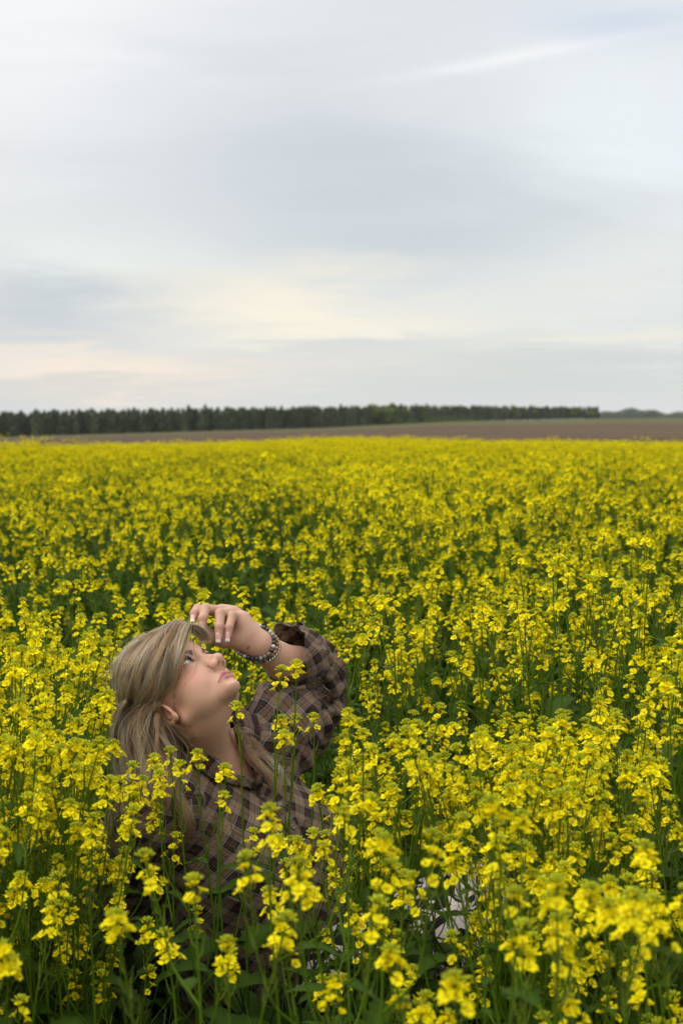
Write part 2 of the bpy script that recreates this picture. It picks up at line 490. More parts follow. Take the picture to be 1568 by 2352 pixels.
def build_woods():
    rng = np.random.default_rng(3)
    dark = foliage_mat('dark_tree_foliage', (.085, .112, .062), (.15, .175, .10))
    light = foliage_mat('bush_foliage', (.11, .16, .04), (.17, .21, .06))
    barkm, nt, b = new_mat('bark'); setp(b, color=(.13, .11, .09), rough=.95)
    def meshes(n, H, W, kind, mat, tag_):
        out = []
        for i in range(n):
            (V, F, sh), mb = tree_meshes(rng, H * rng.uniform(.92, 1.08), W * rng.uniform(.85, 1.15), kind)
            c = mesh_obj('crown', V, F, mat, None, False, sh); t = mb.build('trunk', barkm)
            out.append((c.data, t.data)); bpy.data.objects.remove(c); bpy.data.objects.remove(t)
        return out
    tall = meshes(10, TREE_M, 4.8, 'tall', dark, 't'); bush = meshes(3, 5.0, 6.5, 'round', light, 'b'); small = meshes(3, 5.0, 3.6, 'round', light, 's')
    def place(name, pair, x, y, s, label, cat, group=None, sz=1.0):
        root = empty(name, (x, y, float(ground_z(x, y)))); root.rotation_euler = (0, 0, rng.uniform(0, 6.28)); root.scale = (s, s, s * sz)
        tag(root, label, cat, group)
        for nm, me in (('trunk', pair[1]), ('crown', pair[0])):
            o = bpy.data.objects.new(nm, me); COL.objects.link(o); o.parent = root
    # front line of the woods: one tree beside the next
    px = -40.0
    while px < 1378:
        D = tree_dist(px) + rng.uniform(-4, 6); x = (px - 784) / 3267 * D
        zone = ('at the left end of the woods', 'in the left stretch of the woods', 'in the middle stretch of the woods', 'just left of the large round bush', 'behind the round bush and scrub',
                'behind the three pale bushes', 'at the right end of the woods')[int(np.searchsorted((150, 420, 700, 840, 1120, 1250), px))]
        sc_ = rng.uniform(.84, 1.07) * (1 - .42 * max(0, (px - 1300) / 76)); sz_ = 'taller' if sc_ > 1.0 else ('shorter' if sc_ < .91 else 'middling')
        place('woodland_tree', tall[rng.integers(0, 10)], x, D, sc_, f'{sz_} dark green tree in the front row {zone}', 'tree', f'front row trees {zone}')
        px += rng.uniform(1.6, 2.9) / D * 3267
    # depth of the woods behind the first line: one mass
    pts = []
    for row in range(1, 4):
        px = -60.0
        while px < 1372:
            D = tree_dist(px) + row * 6 + rng.uniform(-2, 2); x = (px - 784) / 3267 * D; pts.append((x, D)); px += rng.uniform(3.2, 5.0) / D * 3267
    Vs, Fs, Cs = [], [], []; n = 0
    for x, y in pts:
        m = 150; z = rng.uniform(.05, 1, m); a = rng.uniform(0, 6.28, m); r = rng.uniform(.1, 1, m) * np.clip(1.2 * (1 - z) ** .6, 0, 1) * 2.6
        H = TREE_M * rng.uniform(.86, 1.04)
        V, F = leaf_cloud(rng, np.stack([x + r * np.cos(a), y + r * np.sin(a), float(ground_z(x, y)) + z * H], 1), .75)
        Vs.append(V); Fs.append(F + n); n += len(V); Cs.append(np.repeat(rng.uniform(.6, 1.1, (m, 1)) * np.ones((1, 3)), 4, 0))
    o = mesh_obj('woods', np.vstack(Vs), np.vstack(Fs), dark, None, False, np.vstack(Cs)); tag(o, 'deep dark woods behind the first line of trees', kind='stuff')
    # pale bushes in front of the woods
    for px, py, w, kind, lab in ((872, 978, 60, 0, 'largest rounded green bush in front of the woods'), (893, 968, 30, 1, 'small tree rising behind the largest round bush'),
            (931, 972, 22, 1, 'yellow green sapling just right of the largest round bush'), (966, 970, 24, 1, 'pale sapling in the low hedge, second right of the largest bush'),
            (1181, 966.5, 20, 1, 'pale green bush, first of three in front of the woods'), (1207, 966, 15, 1, 'middle one of three pale green bushes before the woods'),
            (1226, 965.5, 14, 1, 'last and smallest of three pale bushes before the woods'), (1316, 963, 40, 0, 'broad olive bush at the right end of the woods'), (1352, 962, 26, 0, 'dark bush closing the right end of the woods')):
        D = float(tree_dist(px)) - 14; x = (px - 784) / 3267 * D
        s = w / 3267 * D / (6.5 if kind == 0 else 3.6)
        place('bush', (bush if kind == 0 else small)[rng.integers(0, 3)], x, D, s, lab, 'bush', None, 1.0 if kind == 0 else 1.25)
    # low hedge
    P_ = []
    for i in range(5200):
        px = rng.uniform(900, 1110); D = float(tree_dist(px)) - 9 + rng.uniform(-2, 2); h = 3.4 * (1 - abs((px - 960) / 190) ** 2) + 1.2
        x = (px - 784) / 3267 * D; P_.append((x, D, float(ground_z(x, D)) + rng.uniform(0, max(h, .8)) * (.7 + .3 * sin(px * .5))))
    V, F = leaf_cloud(rng, np.array(P_), .45)
    o = mesh_obj('hedge', V, F, light, None, False, np.repeat(rng.uniform(.7, 1.2, (len(P_), 1)) * np.ones((1, 3)), 4, 0)); tag(o, 'low pale green scrub along the foot of the woods', kind='stuff')
    # far forest on the right skyline
    P_ = []
    for i in range(26000):
        px = rng.uniform(1340, 1950); D = rng.uniform(3600, 3900); top = 21 * (.72 + .22 * sin(px * .035 + 1) + .12 * sin(px * .11)) * min(1, (px - 1330) / 50 + .2)
        x = (px - 784) / 3267 * D; zb = CAM_Z + 4 / 3267 * D
        P_.append((x, D, zb + (rng.uniform(-.2, 1) ** 1) * top / 3267 * D))
    V, F = leaf_cloud(rng, np.array(P_), 3.2)
    o = mesh_obj('far_forest', V, F, dark, None, False, np.repeat(rng.uniform(.8, 1.1, (len(P_), 1)) * np.ones((1, 3)), 4, 0)); tag(o, 'distant bluish forest low on the right skyline', kind='stuff')
    # a few small pinkish cumulus tops are part of the sky
def build_haze():
    V = [(x, y, z) for x in (-2600, 2600) for y in (-30, 4300) for z in (-40, 75)]
    F = [(0, 1, 3, 2), (4, 6, 7, 5), (0, 4, 5, 1), (2, 3, 7, 6), (0, 2, 6, 4), (1, 5, 7, 3)]
    m = bpy.data.materials.new('haze'); m.use_nodes = True; nt = m.node_tree; nt.nodes.clear()
    pv = nt.nodes.new('ShaderNodeVolumePrincipled'); pv.inputs['Color'].default_value = (.82, .88, .95, 1); pv.inputs['Density'].default_value = .00004; pv.inputs['Anisotropy'].default_value = .0
    out = nt.nodes.new('ShaderNodeOutputMaterial'); nt.links.new(pv.outputs[0], out.inputs['Volume'])
    o = mesh_obj('haze', V, F, m, None, False); tag(o, 'thin pale air between the camera and the far woods', kind='stuff')
build_land()
build_woods()
build_haze()
# ---------------------------------------------------------------- the woman's head, in its own frame
# centimetres: x to her right, y forward, z up; origin between the ears
def head_cm(q):
    x = np.abs(q[..., 0]); p = q.copy(); p[..., 0] = x
    d = ellip(p, (0, -1.0, 4.2), (7.3, 9.2, 8.0))
    d = s_min(d, ellip(p, (0, 3.0, 5.4), (6.2, 5.7, 5.0)), 1.5)             # forehead
    d = s_min(d, ellip(p, (0, 1.8, -1.3), (6.0, 6.6, 6.6)), 2.0)
    d = s_min(d, ellip(p, (3.4, 3.8, -2.4), (3.1, 3.6, 3.4)), 1.5)          # cheek
    d = s_min(d, ellip(p, (3.5, 2.6, -4.7), (2.5, 2.9, 2.5)), 1.5)          # lower cheek
    d = s_min(d, cone(p, (4.9, -0.9, -4.2), (1.5, 5.6, -6.6), 1.7, 1.3), 1.5)   # jaw
    d = s_min(d, ellip(p, (0, 7.3, -7.35), (1.75, 1.6, 1.2)), 1.1)          # chin
    d = s_min(d, ellip(p, (0, 0.2, -6.0), (3.8, 4.2, 2.0)), 1.6)            # under the chin
    d = s_min(d, ellip(p, (0, 6.05, -5.2), (2.5, 3.0, 2.6)), 1.4)           # muzzle
    d = s_min(d, cone(p, (0.6, 7.9, 3.4), (4.1, 6.6, 3.5), 0.85, 0.8), 1.2) # brow
    # sockets
    d = s_max(d, -ellip(p, (3.2, 8.9, 1.7), (1.9, 1.35, 1.15)), 1.1)
    d = s_max(d, -ellip(p, (1.75, 8.9, 1.9), (0.7, 0.9, 1.0)), 0.8)
    # nose
    d = s_min(d, cone(p, (0, 7.6, 2.3), (0, 9.9, -1.35), 0.72, 0.85), 0.8)
    d = s_min(d, cone(p, (0.55, 7.9, 0.6), (1.05, 8.75, -1.9), 0.75, 0.95), 0.9)
    d = s_min(d, ellip(p, (0, 10.25, -1.75), (1.10, 1.0, 0.90)), 0.6)
    ala = ellip(p, (1.30, 9.05, -2.35), (0.72, 1.15, 0.82))
    d = s_min(d, ala, 0.75)
    d = s_min(d, cone(p, (0, 10.2, -2.35), (0, 8.9, -3.1), 0.42, 0.42), 0.4)
    d = s_max(d, -ellip(p, (0.72, 9.6, -3.0), (0.36, 0.72, 0.62), rotm('Z', 22)), 0.2)
    # crease round the wing of the nose
    d = s_max(d, -cone(p, (1.95, 8.6, -2.0), (1.85, 8.6, -2.8), 0.12, 0.12), 0.55)
    # lips
    up = cone(p, (0, 8.86, -4.84), (0.75, 8.82, -4.74), 0.36, 0.42)
    up = s_min(up, cone(p, (0.75, 8.82, -4.74), (2.2, 7.75, -5.45), 0.42, 0.14), 0.3)
    lo = cone(p, (0, 8.72, -5.74), (0.8, 8.62, -5.70), 0.48, 0.46)
    lo = s_min(lo, cone(p, (0.8, 8.62, -5.70), (2.15, 7.75, -5.60), 0.46, 0.15), 0.3)
    d = s_min(d, up, 0.28); d = s_min(d, lo, 0.30)
    slit = np.minimum(cone(p, (0, 9.25, -5.26), (1.1, 8.98, -5.20), 0.08, 0.08), cone(p, (1.1, 8.98, -5.20), (2.5, 7.95, -5.62), 0.08, 0.14))
    d = s_max(d, -slit, 0.28)
    d = s_max(d, -cone(p, (0, 9.55, -3.7), (0, 9.75, -4.4), 0.24, 0.22), 0.5)   # philtrum
    d = s_max(d, -cone(p, (0, 9.35, -6.85), (1.2, 8.9, -6.75), 0.25, 0.22), 0.8) # above the chin
    # eyelids round the eyeball
    c = np.array((3.15, 6.45, 1.75))
    qx = (p[..., 0] - c[0]); qz = (p[..., 2] - c[2])
    lid = sphere(p, c, 1.36)
    ax = 1 - (qx / 1.42) ** 2
    zt = 0.62 * np.maximum(ax, -0.3) + 0.10; zb = -0.40 * np.maximum(ax, -0.3) + 0.02
    op = np.maximum(qz - zt + 0.0 * qx, zb - qz); op = np.maximum(op, np.abs(qx) - 1.42); op = np.maximum(op, 5.5 - p[..., 1])
    d = s_min(d, lid, 0.45)
    d = s_max(d, -op * 0.8, 0.10)
    # lid crease
    cr = np.sqrt((np.sqrt(qx ** 2 + (qz + 0.55) ** 2) - 1.62) ** 2 + (p[..., 1] - 7.55) ** 2) - 0.10
    cr = np.where(qz > 0.3, cr, 9.0)
    d = s_max(d, -cr, 0.25)
    # back of the opening stays closed (eyeball sits in front of it)
    d = np.minimum(d, sphere(p, c, 1.0))
    # ear
    R = rotm('Z', -20) @ rotm('X', 22)
    e = (p - np.array((7.05, -1.9, -1.3))) @ R
    ex, ey, ez = e[..., 0], e[..., 1], e[..., 2]
    k = np.sqrt((ey / 1.75) ** 2 + ((ez - 0.3) / 2.75) ** 2 + 1e-9)
    rimd = (k - 1) * 1.9
    rim = np.sqrt(rimd ** 2 + (ex - 0.35) ** 2) - 0.30
    rim = np.where(ez < -2.0, rim + (-2.0 - ez) * 0.3, rim)
    plate = np.maximum(np.abs(ex - 0.02) - 0.20, rimd)
    ear = s_min(rim, plate, 0.25)
    k2 = np.sqrt(((ey - 0.1) / 0.95) ** 2 + ((ez - 0.6) / 1.6) ** 2 + 1e-9)
    ah = np.sqrt(((k2 - 1) * 1.0) ** 2 + (ex - 0.28) ** 2) - 0.20
    ah = np.where(ey > 0.5, 9, ah)
    ear = s_min(ear, ah, 0.25)
    ear = s_min(ear, ellip(e, (0.15, 0.25, -2.35), (0.42, 0.80, 0.85)), 0.4)      # lobe
    ear = s_min(ear, ellip(e, (0.25, 1.15, -0.55), (0.32, 0.35, 0.55)), 0.25)     # tragus
    ear = s_max(ear, -ellip(e, (0.45, 0.35, -0.55), (0.55, 0.62, 0.85)), 0.25)    # concha
    d = s_min(d, ear, 0.45)
    return d

def head_color(q):
    """Skin colours and make-up by place on the head (her own colours, darker where the lips meet)."""
    x = np.abs(q[:, 0]); y, z = q[:, 1], q[:, 2]
    base = np.array((0.60, 0.350, 0.250))
    C = np.tile(base, (len(q), 1))
    def mixin(m, col): C[:] = C * (1 - m[:, None]) + np.array(col) * m[:, None]
    mixin(0.75 * np.exp(-(((x - 4.4) / 2.0) ** 2 + ((z + 1.8) / 1.9) ** 2 + ((y - 6) / 4) ** 2)), (0.68, 0.32, 0.26))   # blush
    mixin(0.35 * np.exp(-((x / 1.2) ** 2 + ((z + 2.2) / 1.0) ** 2 + ((y - 10) / 1.5) ** 2)), (0.66, 0.33, 0.25))
    mixin(0.30 * sm(x, 6.2, 7.4) * sm(-np.abs(z), -4, -2), (0.68, 0.30, 0.22))                                  # ear
    fr = (y > 5)
    # eye make-up
    ex = (x - 3.15) / 1.75; ez = (z - 2.1) / 0.95
    mixin(0.65 * np.exp(-(ex ** 2 + ez ** 2) ** 1.5) * fr, (0.24, 0.14, 0.11))
    ax = 1 - ((x - 3.15) / 1.5) ** 2
    zt = 1.75 + 0.62 * np.maximum(ax, -0.3) + 0.10
    mixin(0.9 * np.exp(-((z - zt - 0.10) / 0.16) ** 2) * (ax > -0.15) * (y > 6.3), (0.03, 0.02, 0.02))
    zb = 1.75 - 0.40 * np.maximum(ax, -0.3) + 0.02
    mixin(0.45 * np.exp(-((z - zb + 0.08) / 0.14) ** 2) * (ax > -0.05) * (y > 6.3), (0.12, 0.07, 0.06))
    # brow: arch
    t = np.clip((x - 1.5) / 3.4, 0, 1)
    zc = 3.15 + 0.75 * np.sin(t * pi * 0.78) - 0.15 * t
    hw = 0.42 * (1 - t) ** 0.6 + 0.10
    m = (1 - sm(np.abs(z - zc), hw * 0.75, hw * 1.15)) * sm(x, 1.25, 1.6) * (1 - sm(x, 4.7, 5.1)) * fr
    mixin(0.93 * m, (0.050, 0.038, 0.036))
    # lips
    def lipmask():
        p = np.stack([x, y, z], 1)
        a = np.minimum(cone(p, (0, 8.9, -4.90), (0.75, 8.85, -4.78), 0.38, 0.44), cone(p, (0.75, 8.85, -4.78), (2.4, 7.75, -5.55), 0.44, 0.06))
        b = np.minimum(cone(p, (0, 8.8, -5.72), (0.8, 8.7, -5.68), 0.50, 0.47), cone(p, (0.8, 8.7, -5.68), (2.3, 7.75, -5.60), 0.47, 0.06))
        return 1 - sm(np.minimum(a, b), 0.0, 0.14)
    lm = lipmask()
    mixin(0.94 * lm, (0.40, 0.125, 0.14))
    mixin(0.5 * lm * np.exp(-((z + 5.24 + .05 * x ** 2) / 0.12) ** 2), (0.16, 0.035, 0.045))  # darker line where the lips meet
    # small mole on her right cheek
    mole = np.exp(-(((q[:, 1] - 5.0) / 0.12) ** 2 + ((z + 1.6) / 0.12) ** 2)) * (q[:, 0] > 3)
    mixin(0.85 * mole, (0.10, 0.05, 0.04))
    return C
# ---------------------------------------------------------------- the woman's pose
HEAD_M0 = np.array([[-0.720, 0.329, -0.611], [-0.681, -0.504, 0.532], [-0.133, 0.799, 0.587]])
HEAD_O = P(440, 1601, 2.72)
def head_frame():
    u, _, vt = np.linalg.svd(HEAD_M0); m = u @ vt @ rotm('Z', 4) @ rotm('Y', 4)
    d = HEAD_O - np.array([0, 0, CAM_Z]); d /= np.linalg.norm(d)
    z = np.array([0, 0, 1.0]); x = np.cross(d, z); x /= np.linalg.norm(x); z = np.cross(x, d)
    return np.stack([x, d, z], 1) @ m
HEAD_R = head_frame()
def to_head(p): return (p - HEAD_O) @ HEAD_R * 100.0
def from_head(q): return HEAD_O + (np.asarray(q, float) / 100.0) @ HEAD_R.T

NB = P(474, 1742, 2.80)
SR = P(356, 1868, 2.64); SL = P(612, 1705, 2.90)
PEL = np.array((-0.145, 2.82, 0.15))
T_UP = (NB - PEL) / np.linalg.norm(NB - PEL)
_r = SR - SL; _r = _r - T_UP * (_r @ T_UP); T_RT = _r / np.linalg.norm(_r)
T_FW = np.cross(T_UP, T_RT)
T_R = np.stack([T_RT, T_FW, T_UP], 1)          # columns: her right, forward, up
def to_torso(p): return (p - NB) @ T_R
def from_torso(q): return NB + np.asarray(q, float) @ T_R.T

EL = P(728, 1574, 3.04); WL = P(597, 1483, 2.88)
ER = P(258, 2085, 2.76); WR = P(178, 2335, 2.98)
KL = P(1110, 2100, 2.94); AL = P(1400, 2290, 2.86)
KR = P(1005, 2185, 2.68); AR = P(1290, 2395, 2.62)
def _h(cx, cy, Y): return P(367.5 + .19532 * cx, 1372 + .19532 * cy, Y)
FINGERS = [   # knuckle, middle joint, end joint, tip; radii
    ([_h(690, 172, 2.905), _h(445, 134, 2.872), _h(404, 185, 2.856), _h(397, 238, 2.850)], (.0108, .0095, .0084, .0070)),
    ([_h(770, 170, 2.900), _h(532, 136, 2.862), _h(506, 240, 2.838), _h(502, 325, 2.834)], (.0115, .0102, .0091, .0075)),
    ([_h(870, 185, 2.895), _h(708, 190, 2.855), _h(697, 345, 2.834), _h(693, 465, 2.828)], (.0115, .0102, .0091, .0075)),
    ([_h(985, 245, 2.885), _h(850, 215, 2.858), _h(812, 350, 2.838), _h(803, 455, 2.832)], (.0105, .0092, .0082, .0068)),
]
THUMB = ([_h(960, 500, 2.872), _h(750, 505, 2.872), _h(618, 470, 2.866), _h(505, 365, 2.856)], (.0190, .0150, .0125, .0098))

def nearby(p, c, r, f, pad=.05):
    d = sphere(p, c, r) + pad * .5
    k = d < pad * 1.5
    out = d.copy()
    if k.any(): out[k] = f(p[k])
    return out
def hand_sdf(p): return nearby(p, (WL + FINGERS[1][0][2]) / 2, .13, hand_sdf0)
def head_w(p): return nearby(p, from_head((0, 0, 1)), .15, lambda q: head_cm(to_head(q)) * .01)
def hand_sdf0(p):
    k = 0.014
    d = None
    for pts, r in FINGERS:
        m = cone(p, WL + (pts[0] - WL) * 0.12, pts[0], .0150, r[0] * 1.18)
        d = m if d is None else s_min(d, m, 0.016)
    d = s_min(d, cone(p, THUMB[0][0], THUMB[0][1], .0185, .0140), 0.016)
    d = s_min(d, cone(p, WL, THUMB[0][0], .0240, .0190), 0.016)
    d = s_min(d, cone(p, _h(1060, 420, 2.872), _h(960, 300, 2.872), .0175, .0150), 0.014)
    d = s_min(d, cone(p, _h(745, 440, 2.884), _h(745, 215, 2.896), .0115, .0115), 0.014)
    fs = None
    for pts, r in FINGERS:
        f = cone(p, pts[0], pts[1], r[0], r[1])
        f = s_min(f, cone(p, pts[1], pts[2], r[1] * 1.02, r[2]), 0.004)
        f = s_min(f, cone(p, pts[2], pts[3], r[2] * 1.03, r[3]), 0.003)
        fs = f if fs is None else s_min(fs, f, 0.0018)
    pts, r = THUMB
    f = s_min(cone(p, pts[1], pts[2], r[1], r[2]), cone(p, pts[2], pts[3], r[2] * 1.05, r[3]), 0.004)
    fs = s_min(fs, f, 0.002)
    return s_min(d, fs, 0.007)

def simple_hand(p, w, fwd, side, curl=0.0):
    """resting hand: palm and five fingers, fingers along fwd"""
    up = np.cross(fwd, side)
    d = cone(p, w, w + fwd * .045, .026, .028)
    for i, (o, l) in enumerate(((-.030, .062), (-.010, .074), (.010, .068), (.028, .052))):
        a = w + fwd * .075 + side * o; b = a + fwd * l * .5 + side * o * .25; c = b + fwd * l * .5 - np.array((0, 0, 1)) * l * curl
        d = s_min(d, cone(p, w + fwd * .03 + side * o * .6, a, .014, .011), .012)
        d = s_min(d, s_min(cone(p, a, b, .0095, .0085), cone(p, b, c, .0085, .007), .003), .003)
    a = w + fwd * .02 - side * .030; b = a + fwd * .035 - side * .03; c = b + fwd * .03 - side * .012
    d = s_min(d, cone(p, a, b, .015, .011), .012); d = s_min(d, cone(p, b, c, .0105, .008), .004)
    return d

def torso_sdf(p):
    q = to_torso(p); qx = np.abs(q[..., 0]); s = q.copy(); s[..., 0] = qx
    d = ellip(s, (0, -0.005, -0.17), (.170, .110, .185))
    d = s_min(d, ellip(s, (0, 0.015, -0.40), (.165, .140, .17)), .08)
    d = s_min(d, ellip(s, (0, -0.01, -0.56), (.190, .150, .13)), .08)
    d = s_min(d, ellip(s, (.078, .085, -.205), (.082, .078, .085)), .05)      # bust
    d = s_min(d, cone(p, NB - T_UP * .02, SR - T_UP * .01, .050, .055), .06)
    d = s_min(d, cone(p, NB - T_UP * .02, SL - T_UP * .01, .050, .055), .06)
    return d

def body_sdf(p, fine=True):
    d = torso_sdf(p)
    nk = from_head((0, -2.4, -3.5))
    d = s_min(d, cone(p, nk, NB + T_UP * .01, .051, .057), .03)
    d = s_min(d, cone(p, from_torso((0.0, .035, -.02)), from_head((0, -0.8, -5.0)), .024, .028), .03)
    hd = head_w(p)
    d = s_min(d, hd, .014)
    # arms
    d = s_min(d, cone(p, SL, EL, .056, .038), .04)
    fm = EL + (WL - EL) * .32
    a = s_min(cone(p, EL, fm, .036, .046), cone(p, fm, WL, .046, .0275), .04)
    a = s_min(a, hand_sdf(p), .016)
    d = s_min(d, a, .02)
    a = s_min(cone(p, SR, ER, .058, .047), cone(p, ER, WR, .046, .028), .03)
    a = s_min(a, nearby(p, WR, .17, lambda q: simple_hand(q, WR, np.array((-.5, .85, -.1)) / 0.991, np.array((.86, .5, 0)) / 0.995)), .012)
    d = s_min(d, a, .03)
    # legs
    for k, an, hx in ((KL, AL, -.08), (KR, AR, .08)):
        hip = PEL + T_RT * hx + np.array((0.02, 0, 0.0))
        l = s_min(cone(p, hip, k, .105, .068), cone(p, k, an, .064, .038), .04)
        ft = an + np.array((.10, -.02, -.055))
        l = s_min(l, cone(p, an, ft, .034, .024), .03); l = s_min(l, cone(p, ft, ft + np.array((.06, -.01, -.01)), .026, .018), .02)
        d = s_min(d, l, .05)
    return d
# ---------------------------------------------------------------- skin
def skin_mat():
    m, nt, b = new_mat('skin')
    a = nattr(nt); co = ncoord(nt)
    n1 = nnoise(nt, 38, 4, 0.6, co); n2 = nnoise(nt, 420, 2, 0.5, co)
    c = nmix(nt, nmath(nt, 'MULTIPLY', nmath(nt, 'SUBTRACT', n1.outputs['Fac'], 0.42, clamp=True), 1.1), a.outputs['Color'], (0.60, 0.30, 0.23))
    c = nmix(nt, nmath(nt, 'MULTIPLY', nmath(nt, 'SUBTRACT', n2.outputs['Fac'], 0.56, clamp=True), 1.2), c, (0.46, 0.25, 0.17))
    nt.links.new(c, b.inputs['Base Color'])
    setp(b, rough=.46, spec=.42, sss=.12, sssr=(1.0, .35, .18), ssss=.006)
    nt.links.new(nbump(nt, n2.outputs['Fac'], .12, .002), b.inputs['Normal'])
    return m
SKIN = skin_mat()

def skin_color(V):
    q = to_head(V)
    C = np.tile(np.array((0.60, 0.350, 0.250)), (len(V), 1))
    inh = (q[:, 2] > -11) & (np.abs(q[:, 0]) < 9) & (np.abs(q[:, 1]) < 13)
    hc = head_color(q)
    C[inh] = hc[inh]
    # hand: knuckle creases and pinker finger ends
    for pts, r in FINGERS + [THUMB]:
        for j, w in ((1, .0045), (2, .0035)):
            dd = np.sqrt(((V - pts[j]) ** 2).sum(1))
            ax = pts[j + 1] - pts[j - 1]; ax = ax / np.linalg.norm(ax)
            al = np.abs((V - pts[j]) @ ax)
            m = 0.35 * np.exp(-(al / .0016) ** 2) * (dd < .016)
            C = C * (1 - m[:, None]) + np.array((.45, .20, .14)) * m[:, None]
        dt = np.sqrt(((V - pts[3]) ** 2).sum(1)); m = 0.45 * np.exp(-(dt / .014) ** 2)
        C = C * (1 - m[:, None]) + np.array((.68, .30, .24)) * m[:, None]
    # small dark tattoo mark on the inside of the wrist
    t0, t1 = _h(1025, 600, 2.86), _h(1050, 575, 2.86)
    pr = V - t0; pr[:, 1] = 0; ba = (t1 - t0) * np.array((1, 0, 1))
    tt = np.clip(pr @ ba / (ba @ ba), 0, 1); dd = np.sqrt(((pr - tt[:, None] * ba) ** 2).sum(1))
    m = 0.75 * (1 - sm(dd, .001, .003)) * (np.abs(V[:, 1] - 2.86) < .05)
    C = C * (1 - m[:, None]) + np.array((.06, .06, .09)) * m[:, None]
    return C

def build_skin(parent):
    hc, hr = from_head((0, 0, 0)), 0.0
    def fine(V, pad=0.0):   # pad in centimetres
        q = to_head(V)
        head = (np.abs(q[:, 0]) < 9.6 + pad) & (q[:, 1] > -12 - pad) & (q[:, 1] < 12.5 + pad) & (q[:, 2] > -12.0 - pad) & (q[:, 2] < 14 + pad)
        ax = (EL - WL) / np.linalg.norm(EL - WL)
        s = (V - WL) @ ax
        hand = (s < .02 + pad * .01) & (np.sqrt(((V - WL) ** 2).sum(1)) < .22 + pad * .01)
        return head | hand
    lo = np.array((-.72, 2.35, 0.0)); hi = np.array((.62, 3.25, .98))
    V0, F0 = polygonise(body_sdf, lo, hi, .0055)
    V0 = relax(body_sdf, V0)
    c = V0[F0].mean(1)
    V0, F0, _ = keep_faces(V0, F0, ~fine(c, -0.8))
    h = .0017
    parts = [(V0, F0)]
    corners = from_head(np.array([(x, y, z) for x in (-9.8, 9.8) for y in (-12.2, 12.8) for z in (-12.2, 14.2)]))
    for a, b in ((corners.min(0), corners.max(0)), (WL - np.array((.2, .07, .06)), WL + np.array((.03, .07, .12)))):
        V1, F1 = polygonise(body_sdf, a, b, h, mask=lambda x: fine(x, 1.6))
        V1 = relax(body_sdf, V1)
        c = V1[F1].mean(1)
        k = fine(c)
        if a[0] > corners.min(0)[0] + .01:      # hand box: leave the head to the head box
            q = to_head(c)
            k &= ~((np.abs(q[:, 0]) < 9.6) & (q[:, 1] > -12) & (q[:, 1] < 12.5) & (q[:, 2] > -12.0) & (q[:, 2] < 14))
        V1, F1, _ = keep_faces(V1, F1, k)
        parts.append((V1, F1))
    V = np.vstack([p[0] for p in parts]); n = 0; F = []
    for v, f in parts: F.append(f + n); n += len(v)
    F = np.vstack(F)
    return mesh_obj('body', V, F, SKIN, parent, True, skin_color(V))

def eye_mat():
    m, nt, b = new_mat('eye_white_and_iris')
    a = nattr(nt); nt.links.new(a.outputs['Color'], b.inputs['Base Color'])
    setp(b, rough=.08, spec=.6, coat=.6)
    return m
def build_eye(parent, s):
    c = np.array((s * 3.15, 6.45, 1.75)); r = 1.235
    n, m = 48, 33
    ph, th = np.meshgrid(np.arange(n) * 2 * pi / n, np.linspace(0, pi, m), indexing='ij')
    g = np.array((-0.16, 0.96, -0.08)); g /= np.linalg.norm(g)      # gaze, up towards the sky
    u = np.cross(g, (0, 0, 1)); u /= np.linalg.norm(u); w = np.cross(u, g)
    d = np.cos(th)[..., None] * g + np.sin(th)[..., None] * (np.cos(ph)[..., None] * u + np.sin(ph)[..., None] * w)
    bulge = 1 + 0.035 * np.exp(-(th / .38) ** 2)
    pts = (c + d * r * bulge[..., None]).reshape(-1, 3)
    F = [(i * m + j, i * m + j + 1, ((i + 1) % n) * m + j + 1, ((i + 1) % n) * m + j) for i in range(n) for j in range(m - 1)]
    t = np.degrees(th).reshape(-1); p2 = ph.reshape(-1)
    C = np.tile(np.array((.78, .76, .74)), (len(t), 1))
    ir = t < 31
    C[ir] = np.array((.16, .21, .25)) * (0.8 + 0.4 * np.sin(p2[ir] * 17) ** 2)[:, None]
    C[(t >= 26) & ir] = (.05, .07, .09)
    C[t < 10] = (.005, .005, .006)
    return mesh_obj('eyeball', from_head(pts), F, eye_mat(), parent, True, C)
def build_lashes(parent, s):
    mb = MB(); rr = random.Random(5)
    c = np.array((s * 3.15, 6.45, 1.75))
    for i in range(34):
        t = i / 33; ux = -1.32 + 2.64 * t
        ax = 1 - (ux / 1.42) ** 2
        z = 1.75 + .62 * ax + .10; x = c[0] + ux * s
        y = 6.45 + math.sqrt(max(1.40 ** 2 - ux ** 2 - (z - 1.75) ** 2, .02))
        out = np.array((s * (0.25 + .75 * (t - .3)) * .8, .85, .25)); out /= np.linalg.norm(out)
        L = .55 + .45 * t + rr.uniform(-.08, .08)
        p0 = np.array((x, y, z)); p1 = p0 + out * L * .5; p2 = p0 + out * L * .8 + np.array((0, 0, .55)) * L
        mb.add(*tube(from_head(catmull([p0, p1, p2], 5)), [.00042, .0004, .0003, .0002, .00008], 4), (.012, .009, .008))
    for i in range(18):
        t = i / 17; ux = -.9 + 2.1 * t; ax = 1 - (ux / 1.42) ** 2
        z = 1.75 - .40 * ax + .0; x = c[0] + ux * s
        y = 6.45 + math.sqrt(max(1.38 ** 2 - ux ** 2 - (z - 1.75) ** 2, .02))
        p0 = np.array((x, y, z)); p1 = p0 + np.array((s * .1 * t, .22, -.08)); p2 = p1 + np.array((s * .1, .05, -.16))
        mb.add(*tube(from_head(catmull([p0, p1, p2], 4)), [.00012, .0001, .00008, .00004], 3), (.03, .02, .015))
    m, nt, b = new_mat('lash'); setp(b, color=(.012, .009, .008), rough=.6)
    return mb.build('eyelashes', m, parent)
